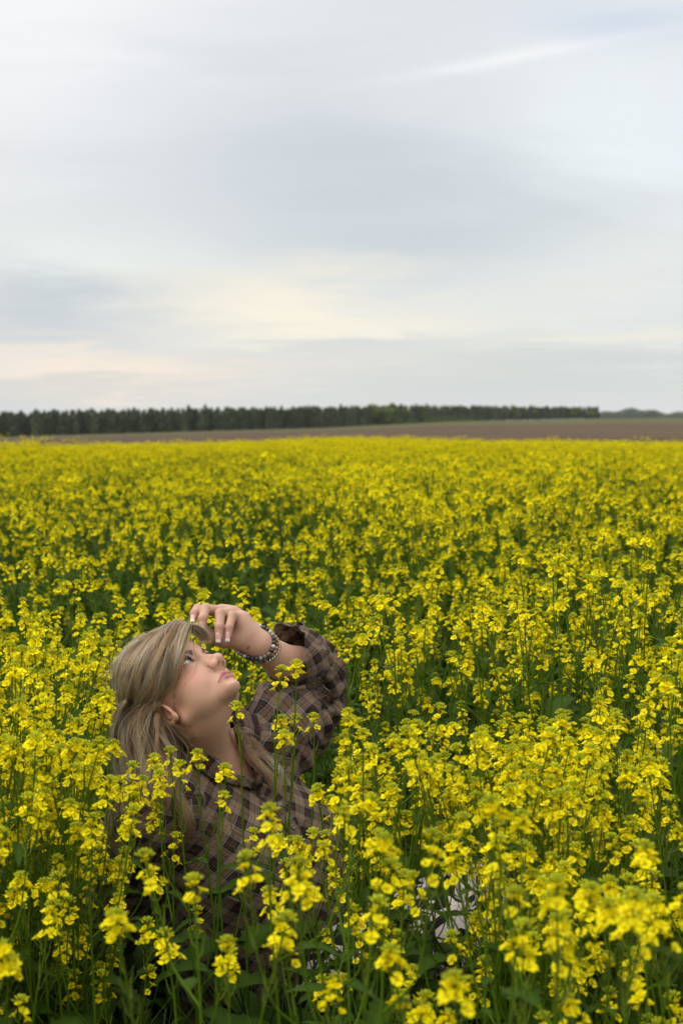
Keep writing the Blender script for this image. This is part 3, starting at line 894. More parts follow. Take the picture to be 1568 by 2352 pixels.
def build_nails(parent):
    m, nt, b = new_mat('nail_varnish'); a = nattr(nt); nt.links.new(a.outputs['Color'], b.inputs['Base Color'])
    setp(b, rough=.12, spec=.6, coat=.5)
    for i, (pts, r) in enumerate(FINGERS + [THUMB]):
        ax = pts[3] - pts[2]; ax /= np.linalg.norm(ax)
        # outward normal of the nail: away from the way the finger curls
        prev = pts[2] - pts[1]; prev /= np.linalg.norm(prev)
        nrm = np.array((-.30, -1.0, .10)) if i < 4 else np.array((-.9, .25, .1))
        nrm = nrm - ax * (nrm @ ax); nrm /= np.linalg.norm(nrm)
        sd = np.cross(ax, nrm); R = r[3]
        nu, nv = 8, 7; V = []; C = []
        L0, L1 = -.0075, .0125
        for k in range(nu + 1):
            t = k / nu; l = L0 + (L1 - L0) * t
            hw = R * (.78 if i < 4 else .82) * (1 - .12 * t ** 3)
            for j in range(nv):
                v = (j / (nv - 1) * 2 - 1)
                ang = v * 1.05
                lift = R * 1.05 * math.cos(ang * .9) - .0006 * (t * 2) ** 2
                V.append(pts[3] + ax * l + sd * hw * math.sin(ang) / math.sin(1.05) + nrm * lift)
                tip = t > .68 + .06 * (1 - abs(v))
                C.append((.86, .84, .82) if tip else (.74, .40, .39))
        F = [(k * nv + j, k * nv + j + 1, (k + 1) * nv + j + 1, (k + 1) * nv + j) for k in range(nu) for j in range(nv - 1)]
        o = mesh_obj('fingernail', V, F, m, parent, True, C)
        sol = o.modifiers.new('thickness', 'SOLIDIFY'); sol.thickness = .0007; sol.offset = 0
# ---------------------------------------------------------------- clothes
def plaid_mat(name, rot=0.0):
    m, nt, b = new_mat(name)
    uv = nt.nodes.new('ShaderNodeUVMap').outputs[0]
    mp = nt.nodes.new('ShaderNodeMapping'); nt.links.new(uv, mp.inputs[0]); mp.inputs['Rotation'].default_value = (0, 0, radians(rot))
    wob = nnoise(nt, 9, 2, .5, mp.outputs[0])
    sp = nt.nodes.new('ShaderNodeSeparateXYZ'); nt.links.new(mp.outputs[0], sp.inputs[0])
    dk, md, tn, bl, gr, rd = (.016, .009, .008), (.055, .032, .022), (.24, .158, .098), (.25, .27, .31), (.10, .080, .062), (.25, .09, .07)
    stops = [(0, dk), (.10, md), (.13, dk), (.205, rd), (.22, dk), (.30, md), (.33, dk), (.42, bl), (.455, gr), (.50, tn), (.66, md), (.69, tn), (.84, gr), (.88, bl), (.915, md), (.95, dk)]
    bands = []
    for i in (0, 1):
        f = nmath(nt, 'FRACT', nmath(nt, 'ADD', nmath(nt, 'MULTIPLY', sp.outputs[i], 1 / .039), nmath(nt, 'MULTIPLY', wob.outputs['Fac'], .10)))
        bands.append(nramp(nt, f, stops, 'CONSTANT'))
    # twill: fine diagonal threads decide which set of yarns shows
    tw = nmath(nt, 'SINE', nmath(nt, 'MULTIPLY', nmath(nt, 'ADD', sp.outputs[0], sp.outputs[1]), 2 * pi / .0016))
    f = nmath(nt, 'ADD', nmath(nt, 'MULTIPLY', tw, .25), .5)
    c = nmix(nt, f, bands[0], bands[1])
    fz = nnoise(nt, 160, 4, .7, mp.outputs[0])
    c = nmix(nt, nmath(nt, 'MULTIPLY', fz.outputs['Fac'], .16), c, (.15, .10, .075))
    nt.links.new(c, b.inputs['Base Color'])
    setp(b, rough=.95, spec=.12, sheen=.04)
    big = nnoise(nt, 28, 3, .55, ncoord(nt), 1.2)
    h = nmath(nt, 'ADD', nmath(nt, 'MULTIPLY', big.outputs['Fac'], 1.0), nmath(nt, 'MULTIPLY', fz.outputs['Fac'], .10))
    nt.links.new(nbump(nt, h, .55, .010), b.inputs['Normal'])
    return m
PLAID = plaid_mat('plaid_flannel', 38)
PLAID_S = plaid_mat('plaid_flannel_sleeve', 8)

def on_surface(f, px, py, y0=2.2, y1=3.3):
    o = np.array([0, 0, CAM_Z]); d = P(px, py, 1.0) - o; t = y0
    for _ in range(80):
        v = f((o + d * t)[None])[0]
        if v < .0004: break
        t += v * .8
        if t > y1: break
    return o + d * t

def ridge(x): return 1 - np.abs(np.sin(x))
def folds(q):
    x, y, z = q[..., 0], q[..., 1], q[..., 2]
    w = .5 * np.sin(9 * x + 4 * z) + .4 * np.sin(13 * z - 5 * x + 1.0)
    f = .0075 * ridge(16 * x + 13 * z + 1.6 * w) ** 2 * sm(-z, .02, .16)
    f += .0060 * ridge(22 * z - 6 * x + 2.0 * w + .7) ** 3 * sm(-z, .22, .36)
    f += .0035 * ridge(31 * x - 19 * z + 2.2 * w) ** 2
    return f
def shirt_sdf(p):
    q = to_torso(p)
    d = torso_sdf(p)
    drape = ellip(np.stack([np.abs(q[..., 0]), q[..., 1], q[..., 2]], -1), (.03, .045, -.33), (.155, .130, .25))   # hangs from the bust
    d = s_min(d, drape, .06)
    d = s_min(d, cone(p, SL, SL + (EL - SL) * .35, .066, .066), .04)
    d = s_min(d, cone(p, SR, SR + (ER - SR) * .35, .066, .066), .04)
    return d - .010 - folds(q)

V_LEFT = ((436, 1708), (460, 1722), (483, 1737), (516, 1762), (548, 1787), (588, 1810))
V_RIGHT = ((532, 1652), (546, 1684), (560, 1716), (574, 1750), (584, 1782), (588, 1810))
def v_points():
    return [to_torso(on_surface(shirt_sdf, *p)) for p in V_LEFT], [to_torso(on_surface(shirt_sdf, *p)) for p in V_RIGHT]
def in_poly(x, z, poly):
    inside = np.zeros(len(x), bool); n = len(poly)
    for i in range(n):
        x0, z0 = poly[i]; x1, z1 = poly[(i + 1) % n]
        if z0 == z1: continue
        c = ((z0 > z) != (z1 > z)) & (x < (x1 - x0) * (z - z0) / (z1 - z0) + x0); inside ^= c
    return inside
def v_open(V):
    q = to_torso(V); L, R = v_points()
    poly = [(p[0], p[2]) for p in L] + [(p[0], p[2]) for p in R[::-1][1:]]
    poly += [(R[0][0], R[0][2] + .08), (L[0][0], L[0][2] + .10)]
    front = (q[:, 1] > -.02) & in_poly(q[:, 0], q[:, 2], poly)
    ring = (np.sqrt(q[:, 0] ** 2 + (q[:, 1] + .01) ** 2) < .082) & (q[:, 2] > -.055)
    return front | ring, (L[-1], L[0], R[0])

def smooth_edge(V, F, it=8):
    E = np.sort(np.stack([F, np.roll(F, -1, 1)], -1).reshape(-1, 2), 1)
    u, c = np.unique(E, axis=0, return_counts=True); b = u[c == 1]
    for _ in range(it):
        S = np.zeros_like(V); n = np.zeros(len(V))
        np.add.at(S, b[:, 0], V[b[:, 1]]); np.add.at(S, b[:, 1], V[b[:, 0]]); np.add.at(n, b.ravel(), 1)
        k = n >= 2; V = V.copy(); V[k] = V[k] * .4 + S[k] / n[k][:, None] * .6
    return V
def cloth_uv(V):
    q = to_torso(V)
    ang = np.arctan2(q[:, 0], q[:, 1] + .03)
    return np.stack([ang * .165, q[:, 2]], 1)

def build_shirt(parent):
    lo = np.array((-.52, 2.40, 0.06)); hi = np.array((.12, 3.10, .82))
    V, F = polygonise(shirt_sdf, lo, hi, .0052)
    V = relax(shirt_sdf, V)
    c = V[F].mean(1); q = to_torso(c)
    op, (A, CL, CR) = v_open(c)
    hem = -.60 + .02 * np.sin(q[:, 0] * 14)
    V, F, _ = keep_faces(V, F, ~op & (q[:, 2] > hem))
    V = smooth_edge(V, F)
    uv = cloth_uv(V)
    # faces that straddle the seam at the back
    sh = mesh_obj('shirt', V, F, PLAID, parent, True, None, uv)
    s = sh.modifiers.new('thickness', 'SOLIDIFY'); s.thickness = .0022; s.offset = -1
    # collar: follows the opening from the first fastened button round the neck and back
    L, R = v_points()
    ctrl = L[::-1] + [np.array((.082, .000, max(CL[2], -.02) + .03)), np.array((.060, -.062, .030)), np.array((0, -.090, .045)),
            np.array((-.060, -.062, .030)), np.array((-.080, .000, CR[2] + .03))] + R
    path = catmull(ctrl, 90)
    W = []; n = len(path)
    for i, pt in enumerate(path):
        t = i / (n - 1)
        tn = path[min(i + 1, n - 1)] - path[max(i - 1, 0)]; tn /= np.linalg.norm(tn)
        # outward, away from the opening, falling over the shoulders
        ctr = np.array((0, 0, pt[2] * .5 + .0)); o = pt - np.array((0, -.0, pt[2])); o[2] = -.35 * np.linalg.norm(o)
        if min(t, 1 - t) < .28: o = np.array((1.0 if t < .5 else -1.0, .0, -.55 if t < .5 else -.25))
        o -= tn * (o @ tn); o /= np.linalg.norm(o)
        w = .036 * sm(np.array(min(t, 1 - t)), -.02, .20) + .010
        W.append((pt, o, float(w)))
    Vc = []; uvc = []; m = 7
    for i, (pt, o, w) in enumerate(W):
        for j in range(m):
            f = j / (m - 1)
            v = pt + o * w * f + np.array((0, .0, .012 * math.sin(pi * f) * .6))
            Vc.append(v); uvc.append((i * .0085, f * w))
    Vw = from_torso(np.array(Vc))
    for _ in range(12):
        d = shirt_sdf(Vw); G = sdf_grad(shirt_sdf, Vw, .001); G /= np.linalg.norm(G, axis=1)[:, None] + 1e-9
        f = np.tile(np.linspace(0, 1, m), n)
        tgt = .005 + .009 * np.sin(pi * np.minimum(f * 1.15, 1)) + .002 * np.sin(np.repeat(np.arange(n), m) * .5)
        push = np.clip(tgt - d, -.002, .02); Vw = Vw + G * push[:, None] * (.7)
    Fc = np.array([(i * m + j, i * m + j + 1, (i + 1) * m + j + 1, (i + 1) * m + j) for i in range(n - 1) for j in range(m - 1)])
    co = mesh_obj('collar', Vw, Fc, PLAID_S, sh, True, None, np.array(uvc))
    s = co.modifiers.new('thickness', 'SOLIDIFY'); s.thickness = .003; s.offset = 0
    # placket: double strip from the collar down the front
    pl = []
    for t in np.linspace(0, 1, 30):
        px = 590 + 112 * t + 14 * math.sin(t * 3); py = 1812 + 50 * t + 190 * t * t * .9
        pl.append(on_surface(shirt_sdf, px, py))
    pl = np.array(pl); T, A1, B1 = frames(pl)
    Vp = []; up = []
    for i, p_ in enumerate(pl):
        g = sdf_grad(shirt_sdf, p_[None], .001)[0]; g /= np.linalg.norm(g)
        sd = np.cross(T[i], g)
        for j, o in enumerate((-.016, -.0155, 0, .0155, .016)):
            Vp.append(p_ + sd * o + g * (.001 if j in (0, 4) else .0045)); up.append((i * .01, o))
    Fp = np.array([(i * 5 + j, i * 5 + j + 1, (i + 1) * 5 + j + 1, (i + 1) * 5 + j) for i in range(29) for j in range(4)])
    mesh_obj('placket', np.array(Vp), Fp, PLAID_S, sh, True, None, np.array(up))
    bm_, nt, b = new_mat('shell_button'); setp(b, color=(.16, .12, .10), rough=.2, spec=.6)
    for t in (.36, .62, .88):
        i = int(t * 29); g = sdf_grad(shirt_sdf, pl[i][None], .001)[0]; g /= np.linalg.norm(g)
        u = np.cross(g, T[i]); u /= np.linalg.norm(u); w = np.cross(g, u)
        prof = [(0, .0028), (.0025, .0028), (.0032, .0036), (.0050, .0036), (.0056, .0028), (.0056, .0010)]
        Vb = []; ns = 18
        for r_, h_ in prof:
            for j in range(ns):
                a = 2 * pi * j / ns; Vb.append(pl[i] + g * (h_ + .0045) + (u * math.cos(a) + w * math.sin(a)) * r_)
        Fb = [(k_ * ns + j, k_ * ns + (j + 1) % ns, (k_ + 1) * ns + (j + 1) % ns, (k_ + 1) * ns + j) for k_ in range(len(prof) - 1) for j in range(ns)]
        mesh_obj('button', Vb, Fb, bm_, sh)
    return sh

def loft(ctrl, rad, n, sides, wr=.006, seed=0, ell=None):
    """fabric tube: ctrl points, radii, wrinkles"""
    path = catmull(ctrl, n); R = catmull(np.array(rad)[:, None] * np.ones((1, 3)), n)[:, 0]
    T, A, B = frames(path)
    th = np.arange(sides) * 2 * pi / sides
    s = np.concatenate([[0], np.cumsum(np.linalg.norm(np.diff(path, axis=0), axis=1))])
    rr = np.random.default_rng(seed); ph = rr.uniform(0, 6.28, 8)
    S, TH = np.meshgrid(s, th, indexing='ij')
    w = .6 * np.sin(2 * TH + 14 * S + ph[0]) + .5 * np.sin(3 * TH - 22 * S + ph[1])
    D = wr * (1.1 * ridge(1.5 * TH + 30 * S + 1.5 * w + ph[2]) ** 3 + .9 * ridge(-2 * TH + 44 * S + 1.3 * w + ph[3]) ** 2 + .5 * np.sin(5 * TH + 9 * w + ph[4]))
    rad_ = R[:, None] + D
    V = path[:, None] + rad_[..., None] * (A[:, None] * np.cos(TH)[..., None] + B[:, None] * np.sin(TH)[..., None])
    uv = np.stack([TH * R.mean(), S], -1).reshape(-1, 2)
    return V, uv, (path, T, A, B, R, s)
def loft_mesh(name, V, uv, mat, parent, thick=.002):
    n, m = V.shape[:2]
    V2 = np.concatenate([V, V[:, :1]], 1).reshape(-1, 3)
    u = uv.reshape(n, m, 2); last = u[:, :1].copy(); last[..., 0] += (u[:, 1:2, 0] - u[:, :1, 0]) * m
    u2 = np.concatenate([u, last], 1).reshape(-1, 2); k = m + 1
    F = np.array([(i * k + j, i * k + j + 1, (i + 1) * k + j + 1, (i + 1) * k + j) for i in range(n - 1) for j in range(m)])
    o = mesh_obj(name, V2, F, mat, parent, True, None, u2)
    sb = o.modifiers.new('smooth', 'SUBSURF'); sb.levels = 1; sb.render_levels = 1
    sd = o.modifiers.new('thickness', 'SOLIDIFY'); sd.thickness = thick; sd.offset = 0
    return o

def build_sleeves(shirt):
    ctrl = [from_torso((-.10, 0, -.09)), P(640, 1682, 2.93), P(684, 1628, 3.00), P(722, 1586, 3.035), P(716, 1540, 3.01), P(662, 1503, 2.955)]
    V, uv, info = loft(ctrl, [.074, .080, .078, .066, .060, .053], 64, 60, .0110, 3)
    # fabric hangs below the raised upper arm
    path, T, A, B, R, s = info
    rel = V - path[:, None]
    t = np.linspace(0, 1, len(path))
    hang = np.exp(-((t - .40) / .22) ** 2)[:, None] * sm(-rel[..., 2], .0, .06)
    V[..., 2] -= hang * .010; V[..., 0] += hang * .004
    end = sm(t, .86, 1.0)[:, None]
    V = path[:, None] + rel * (1 + .10 * end * np.cos(np.arctan2(rel[..., 2], rel[..., 0]) - 1.9))[..., None] + (V - path[:, None] - rel)
    loft_mesh('sleeve', V, uv, PLAID_S, shirt)
    # turned-back cuff
    c0 = P(710, 1534, 3.00); c1 = P(654, 1498, 2.948)
    V, uv, (path, T, A, B, R, s) = loft([c0, (c0 + c1) / 2 + np.array((0, 0, .004)), c1], [.060, .063, .058], 12, 60, .0040, 9)
    rel = V - path[:, None]; ang = np.arctan2(rel[..., 2], rel[..., 0])
    flap = np.exp(-((ang - 1.75) / .30) ** 2) * sm(np.linspace(0, 1, 12), .2, 1)[:, None]
    V = V + rel * (.16 * flap)[..., None] + np.array((-.010, 0, 0)) * flap[..., None]
    loft_mesh('cuff', V, uv, PLAID, shirt, .0035)
    ctrl = [from_torso((.09, 0, -.09)), SR + np.array((-.004, 0, -.01)), (SR + ER) / 2, ER + np.array((.0, 0, 0)), (ER + WR) / 2, WR * .85 + ER * .15]
    V, uv, _ = loft(ctrl, [.078, .080, .076, .070, .060, .046], 60, 48, .0065, 5)
    loft_mesh('sleeve', V, uv, PLAID_S, shirt)

def trousers_sdf(p):
    d = None
    for k, an, hx in ((KL, AL, -.08), (KR, AR, .08)):
        hip = PEL + T_RT * hx + np.array((0.02, 0, 0.0))
        l = s_min(cone(p, hip, k, .120, .084), cone(p, k, an * .93 + k * .07, .082, .062), .05)
        d = l if d is None else s_min(d, l, .05)
    d = s_min(d, ellip(to_torso(p), (0, -.01, -.56), (.195, .155, .14)), .06)
    x, y, z = p[..., 0], p[..., 1], p[..., 2]
    w = np.sin(11 * x + 7 * y) + .7 * np.sin(15 * z - 6 * x)
    return d - .008 - .007 * ridge(14 * x + 16 * z + w) ** 2 - .005 * ridge(-25 * x + 18 * z + 1.5 * w) ** 3
def build_trousers(parent):
    V, F = polygonise(trousers_sdf, (-.42, 2.40, -.02), (.66, 3.20, .52), .0075)
    c = V[F].mean(1); q = to_torso(c)
    V, F, _ = keep_faces(V, F, ~((q[:, 2] > -.52) & (q[:, 1] < .17)) & (sphere(c, AL, .065) > 0) & (sphere(c, AR, .065) > 0))
    V = smooth_edge(V, F)
    m, nt, b = new_mat('cow_print_corduroy')
    co = ncoord(nt)
    n1 = nnoise(nt, 21, 1.8, .45, co, 1.2)
    f = nmath(nt, 'GREATER_THAN', n1.outputs['Fac'], .505)
    n2 = nnoise(nt, 60, 3, .5, co)
    wht = nmix(nt, n2.outputs['Fac'], (.56, .51, .49), (.40, .34, .33))
    c_ = nmix(nt, f, wht, (.012, .011, .012)); nt.links.new(c_, b.inputs['Base Color'])
    wv = nt.nodes.new('ShaderNodeTexWave'); wv.inputs['Scale'].default_value = 95; nt.links.new(co, wv.inputs['Vector'])
    wv.bands_direction = 'DIAGONAL'
    nt.links.new(nbump(nt, wv.outputs['Fac'], .35, .002), b.inputs['Normal']); setp(b, rough=.9, spec=.15)
    o = mesh_obj('trousers', V, F, m, parent)
    # ankle boots
    mb, nt2, b2 = new_mat('dark_boot'); setp(b2, color=(.03, .025, .022), rough=.6)
    for an in (AL, AR):
        def boot(p):
            ft = an + np.array((.16, -.03, -.065))
            d = s_min(cone(p, an + np.array((-.01, 0, .02)), an + np.array((.0, 0, -.045)), .045, .042), cone(p, an + np.array((0, 0, -.05)), ft, .040, .030), .03)
            return d
        Vb, Fb = polygonise(boot, an - np.array((.09, .09, .13)), an + np.array((.24, .09, .10)), .008)
        Vb[:, 2] = np.maximum(Vb[:, 2], .002)
        mesh_obj('boot', Vb, Fb, mb, parent)
    return o

def build_jewellery(parent):
    mets, nt, b = new_mat('silver'); setp(b, color=(.75, .74, .72), rough=.18, metal=1.0)
    # necklace chain lying on the chest
    pts = []
    for px, py in ((428, 1706), (443, 1712), (468, 1732), (500, 1762), (535, 1790), (562, 1806), (577, 1809), (586, 1798), (580, 1768), (565, 1738), (552, 1712), (545, 1690)):
        pts.append(on_surface(lambda p: body_sdf(p) - .0014, px, py))
    path = catmull(pts, 220); mb = MB()
    for i in range(0, 219):
        a, b_ = path[i], path[i + 1]; t = b_ - a; t /= np.linalg.norm(t) + 1e-9
        mid = (a + b_) / 2; n = np.cross(t, (0, 1, 0)) if i % 2 else np.cross(np.cross(t, (0, 1, 0)), t)
        n /= np.linalg.norm(n) + 1e-9; k = 7
        ring = [mid + t * .0014 * math.cos(2 * pi * j / k) + n * .0009 * math.sin(2 * pi * j / k) for j in range(k + 1)]
        mb.add(*tube(ring, .00032, 3, False), (.8, .8, .8))
    mb.build('necklace', mets, parent)
    # bracelets of stone beads round the raised wrist
    ax = EL - WL; ax /= np.linalg.norm(ax)
    u = np.cross(ax, (0, 1, 0)); u /= np.linalg.norm(u); w = np.cross(ax, u)
    cols = {'dark': (.018, .022, .030), 'white': (.62, .60, .56), 'grey': (.30, .29, .27), 'tiger': (.30, .13, .03), 'peach': (.55, .30, .19), 'clear': (.50, .44, .36), 'green': (.10, .10, .07)}
    mats = {}
    for k, c in cols.items():
        m, nt, b = new_mat('bead_' + k)
        n = nnoise(nt, 260, 3, .6, ncoord(nt), 1.0)
        nt.links.new(nmix(nt, nmath(nt, 'MULTIPLY', n.outputs['Fac'], .7), c, tuple(min(1, v * .45 + .01) for v in c)), b.inputs['Base Color'])
        setp(b, rough=.12, spec=.6, coat=.4)
        if k == 'clear': setp(b, trans=.6)
        mats[k] = m
    import bmesh
    def bead_mesh(m):
        me = bpy.data.meshes.new('bead'); B = bmesh.new(); bmesh.ops.create_icosphere(B, subdivisions=2, radius=1.0); B.to_mesh(me); B.free()
        me.polygons.foreach_set('use_smooth', [True] * len(me.polygons)); me.materials.append(m); return me
    bead = {k: bead_mesh(m) for k, m in mats.items()}
    cube = bpy.data.meshes.new('cube_bead'); B = bmesh.new(); bmesh.ops.create_cube(B, size=1.7); bmesh.ops.bevel(B, geom=B.edges[:], offset=.25, segments=1, affect='EDGES'); B.to_mesh(cube); B.free(); cube.materials.append(mets)
    rr = random.Random(11)
    seqs = (['white', 'dark', 'dark', 'clear', 'peach', 'dark', 'white', 'grey', 'tiger', 'dark'], ['tiger', 'clear', 'tiger', 'peach', 'peach', 'dark', 'green', 'tiger'], None)
    def surf_r(c, d):       # distance from the wrist axis to the skin in direction d
        lo, hi = .012, .06
        for _ in range(14):
            mid = (lo + hi) / 2
            if body_sdf((c + d * mid)[None])[0] < 0: lo = mid
            else: hi = mid
        return hi
    for bi, (off, br, tilt) in enumerate(((.000, .0044, .010), (.0095, .0042, .012), (.0185, .0030, .014))):
        base = WL + ax * (off - .010)
        root = bpy.data.objects.new('bracelet', None); COL.objects.link(root); root.parent = parent; root.location = base
        root['label'] = ('bracelet of dark and milky round stones', 'bracelet of tiger brown and peach stones', 'bracelet of small silver cubes')[bi]
        nring = 80; ring = []
        for i in range(nring):
            a = 2 * pi * i / nring; d = u * math.cos(a) + w * math.sin(a)
            c = base + ax * tilt * math.cos(a - .6)
            ring.append(c + d * (surf_r(c, d) + br * .92 + .0015 * max(0, math.cos(a - 2.4))))
        ring = np.array(ring + ring[:1]); L = np.concatenate([[0], np.cumsum(np.linalg.norm(np.diff(ring, axis=0), axis=1))])
        nb = int(L[-1] / (br * 2.03))
        for i in range(nb):
            l = (i + .5) / nb * L[-1]; pos = np.array([np.interp(l, L, ring[:, k]) for k in range(3)])
            me = cube if seqs[bi] is None else bead[rr.choice(seqs[bi])]
            o = bpy.data.objects.new('bead', me); COL.objects.link(o); o.parent = root
            sc = br * rr.uniform(.92, 1.04); o.location = Vector(pos - base); o.scale = (sc, sc, sc)
            o.rotation_euler = (rr.uniform(0, 3), rr.uniform(0, 3), rr.uniform(0, 3)) if seqs[bi] else Vector(ax).to_track_quat('Z', 'Y').to_euler()
    return None
# ---------------------------------------------------------------- hair
def Hs(px, py, off=.015, f=None):
    f = f or head_w
    o = np.array([0, 0, CAM_Z]); d = P(px, py, 1.0) - o
    t = np.linspace(2.45, 3.0, 111); v = f(o + t[:, None] * d) - off
    k = np.argmax(v < 0) if (v < 0).any() else np.argmin(v)
    return o + d * t[k]

def hair_sheets():
    S = []
    def sheet(guides, n, depth, clump, wave=.003, jit=.004, tone=0.0, r=1.0):
        S.append((np.array([catmull(g, 26) for g in guides]), n, depth, clump, wave, jit, tone, r))
    H = Hs
    offs = [.010, .020, .024, .022, .018, .014, .012]
    def G(pts, o=offs): return [H(px, py, o[min(i, len(o) - 1)]) for i, (px, py) in enumerate(pts)]
    near = [
        G([(430, 1441), (421, 1458), (410, 1480), (400, 1503), (392, 1531), (384, 1561), (378, 1588)], [.012, .014, .016, .015, .014, .012, .012]),
        G([(428, 1438), (415, 1460), (401, 1494), (390, 1532), (382, 1564), (372, 1590), (364, 1606)]),
        G([(422, 1436), (406, 1468), (390, 1508), (378, 1546), (365, 1580), (352, 1602), (344, 1616)]),
        G([(408, 1438), (386, 1474), (366, 1515), (352, 1552), (344, 1585), (334, 1606), (322, 1618)]),
        G([(386, 1443), (356, 1480), (332, 1520), (320, 1558), (314, 1590), (306, 1610), (300, 1620)]),
        G([(358, 1454), (326, 1488), (302, 1528), (293, 1565), (293, 1594), (291, 1612), (289, 1622)]),
        G([(330, 1470), (300, 1500), (280, 1535), (274, 1568), (279, 1596), (285, 1612), (287, 1622)]),
        G([(306, 1487), (284, 1512), (270, 1545), (267, 1572), (273, 1598), (281, 1613), (286, 1622)])]
    near = [[g[0] + np.array((.004, .045, -.012))] + g for g in near]     # roots lie past the crest of the head
    sheet(near, 10500, .014, .040, .0075, .0040)
    sheet(near, 420, -.004, .02, .010, .013, .1)                      # stray hairs over the rest
    sheet([[p + np.array((.006, -.004, .002)) for p in g] for g in near[:2]], 26, .002, .02, .004, .004, .2)
    sheet(near, 1500, .004, .05, .006, .008, .25)                     # loose top strands
    # from the far side of the parting over the brow
    far = [G([(436, 1437), (456, 1440), (471, 1451), (478, 1468), (481, 1484)], [.012, .016, .014, .012, .008]),
           G([(430, 1437), (448, 1438), (463, 1446), (473, 1460), (478, 1476)], [.012, .014, .012, .010, .008]),
           G([(424, 1438), (440, 1438), (454, 1443), (466, 1453), (473, 1466)], [.010, .010, .008, .007, .006]),
           G([(424, 1440), (438, 1446), (450, 1456), (461, 1467), (469, 1480)], [.010, .010, .008, .006, .004])]
    sheet(far, 2200, .008, .12, .0015, .0015)
    far2 = [[p + np.array((0, .05, 0)) for p in g] for g in near[3:]]
    sheet(far2, 1800, .02, .15)
    # lock in front of and over the ear, curling on the neck
    def E_(pts): return [P(px, py, Y) for px, py, Y in pts]
    y0 = H(380, 1590, .012)[1]
    B_ = lambda pts, o=.006: [Hs(px, py, o, body_sdf) for px, py in pts]
    lock = [B_([(398, 1562), (378, 1592), (370, 1618), (378, 1645), (398, 1662), (422, 1672), (438, 1683), (444, 1697), (436, 1709)], .008),
            B_([(390, 1568), (370, 1597), (361, 1622), (364, 1650), (384, 1678), (410, 1694), (432, 1700), (447, 1692), (442, 1674)], .010),
            B_([(380, 1575), (360, 1602), (352, 1628), (354, 1660), (370, 1692), (396, 1708), (424, 1710), (446, 1701), (450, 1686)], .012)]
    sheet(lock, 240, -.006, .18, .003, .002, .12)
    wisp = [E_([(404, 1596, y0 - .01), (401, 1620, 2.640), (412, 1645, 2.650), (432, 1664, 2.67), (440, 1672, 2.68)]), E_([(400, 1592, y0 - .01), (398, 1618, 2.640), (405, 1643, 2.650), (418, 1660, 2.66), (430, 1668, 2.68)])]
    sheet(wisp, 12, .002, .3, .003, .003, .0)
    # hair behind the ear and neck, its shade painted in by a low tone
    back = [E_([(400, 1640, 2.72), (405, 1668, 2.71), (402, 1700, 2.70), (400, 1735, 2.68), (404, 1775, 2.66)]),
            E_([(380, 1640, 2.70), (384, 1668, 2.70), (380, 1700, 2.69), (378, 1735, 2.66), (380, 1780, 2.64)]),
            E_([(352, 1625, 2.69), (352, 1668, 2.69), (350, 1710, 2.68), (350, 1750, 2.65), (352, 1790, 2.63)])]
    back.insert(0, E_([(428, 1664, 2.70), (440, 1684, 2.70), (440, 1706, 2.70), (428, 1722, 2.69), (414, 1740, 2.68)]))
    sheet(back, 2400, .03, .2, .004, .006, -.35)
    # hair hanging from the back of the head
    hang = [E_([(366, 1615, 2.66), (366, 1650, 2.64), (376, 1695, 2.615), (386, 1740, 2.60), (384, 1800, 2.56), (392, 1870, 2.545)]),
            E_([(352, 1612, 2.66), (346, 1655, 2.65), (352, 1700, 2.625), (362, 1750, 2.60), (360, 1805, 2.555), (364, 1870, 2.54)]),
            E_([(336, 1612, 2.67), (328, 1660, 2.66), (332, 1705, 2.635), (340, 1755, 2.61), (336, 1810, 2.57), (336, 1875, 2.56)]),
            E_([(318, 1612, 2.69), (312, 1660, 2.68), (312, 1710, 2.66), (316, 1760, 2.64), (312, 1815, 2.62), (310, 1880, 2.61)]),
            E_([(302, 1616, 2.71), (294, 1660, 2.70), (291, 1710, 2.69), (294, 1765, 2.68), (290, 1820, 2.67), (288, 1880, 2.66)]),
            E_([(291, 1620, 2.73), (280, 1662, 2.73), (276, 1712, 2.72), (277, 1765, 2.72), (276, 1820, 2.71), (276, 1880, 2.70)])]
    sheet(hang, 8500, .035, .035, .010, .006, -.08)  # lowered tone puts the shade of the hanging hair into its colour
    tail = [E_([(300, 1606, 2.71), (286, 1612, 2.69), (270, 1640, 2.69), (263, 1690, 2.69), (266, 1750, 2.69), (268, 1810, 2.69), (272, 1870, 2.69)]),
            E_([(304, 1612, 2.71), (292, 1620, 2.70), (282, 1650, 2.70), (277, 1700, 2.70), (282, 1755, 2.70), (285, 1815, 2.69), (288, 1870, 2.69)])]
    sheet(hang, 500, .02, .02, .014, .016, .05)
    sheet(tail, 1600, .020, .2, .005, .004, .0)
    # ends that lie on the shirt front
    def Ss(px, py, o=.012): return Hs(px, py, o, lambda p: np.minimum(shirt_sdf(p), body_sdf(p)))
    ch = [[Ss(*p) for p in ((538, 1672), (552, 1708), (572, 1748), (596, 1784), (618, 1812), (646, 1832))],
          [Ss(*p) for p in ((546, 1664), (566, 1702), (592, 1742), (616, 1778), (636, 1806), (656, 1816))],
          [Ss(*p) for p in ((554, 1664), (582, 1700), (610, 1738), (636, 1776), (650, 1802), (642, 1820))]]
    sheet(ch, 420, .006, .22, .010, .008, .02)
    ch2 = [[Ss(*p) for p in ((392, 1740), (402, 1790), (412, 1835), (428, 1885), (440, 1930))], [Ss(*p) for p in ((372, 1740), (380, 1790), (388, 1840), (404, 1900), (410, 1950))]]
    sheet(ch2, 700, .008, .25, .006, .007, -.05)
    return S

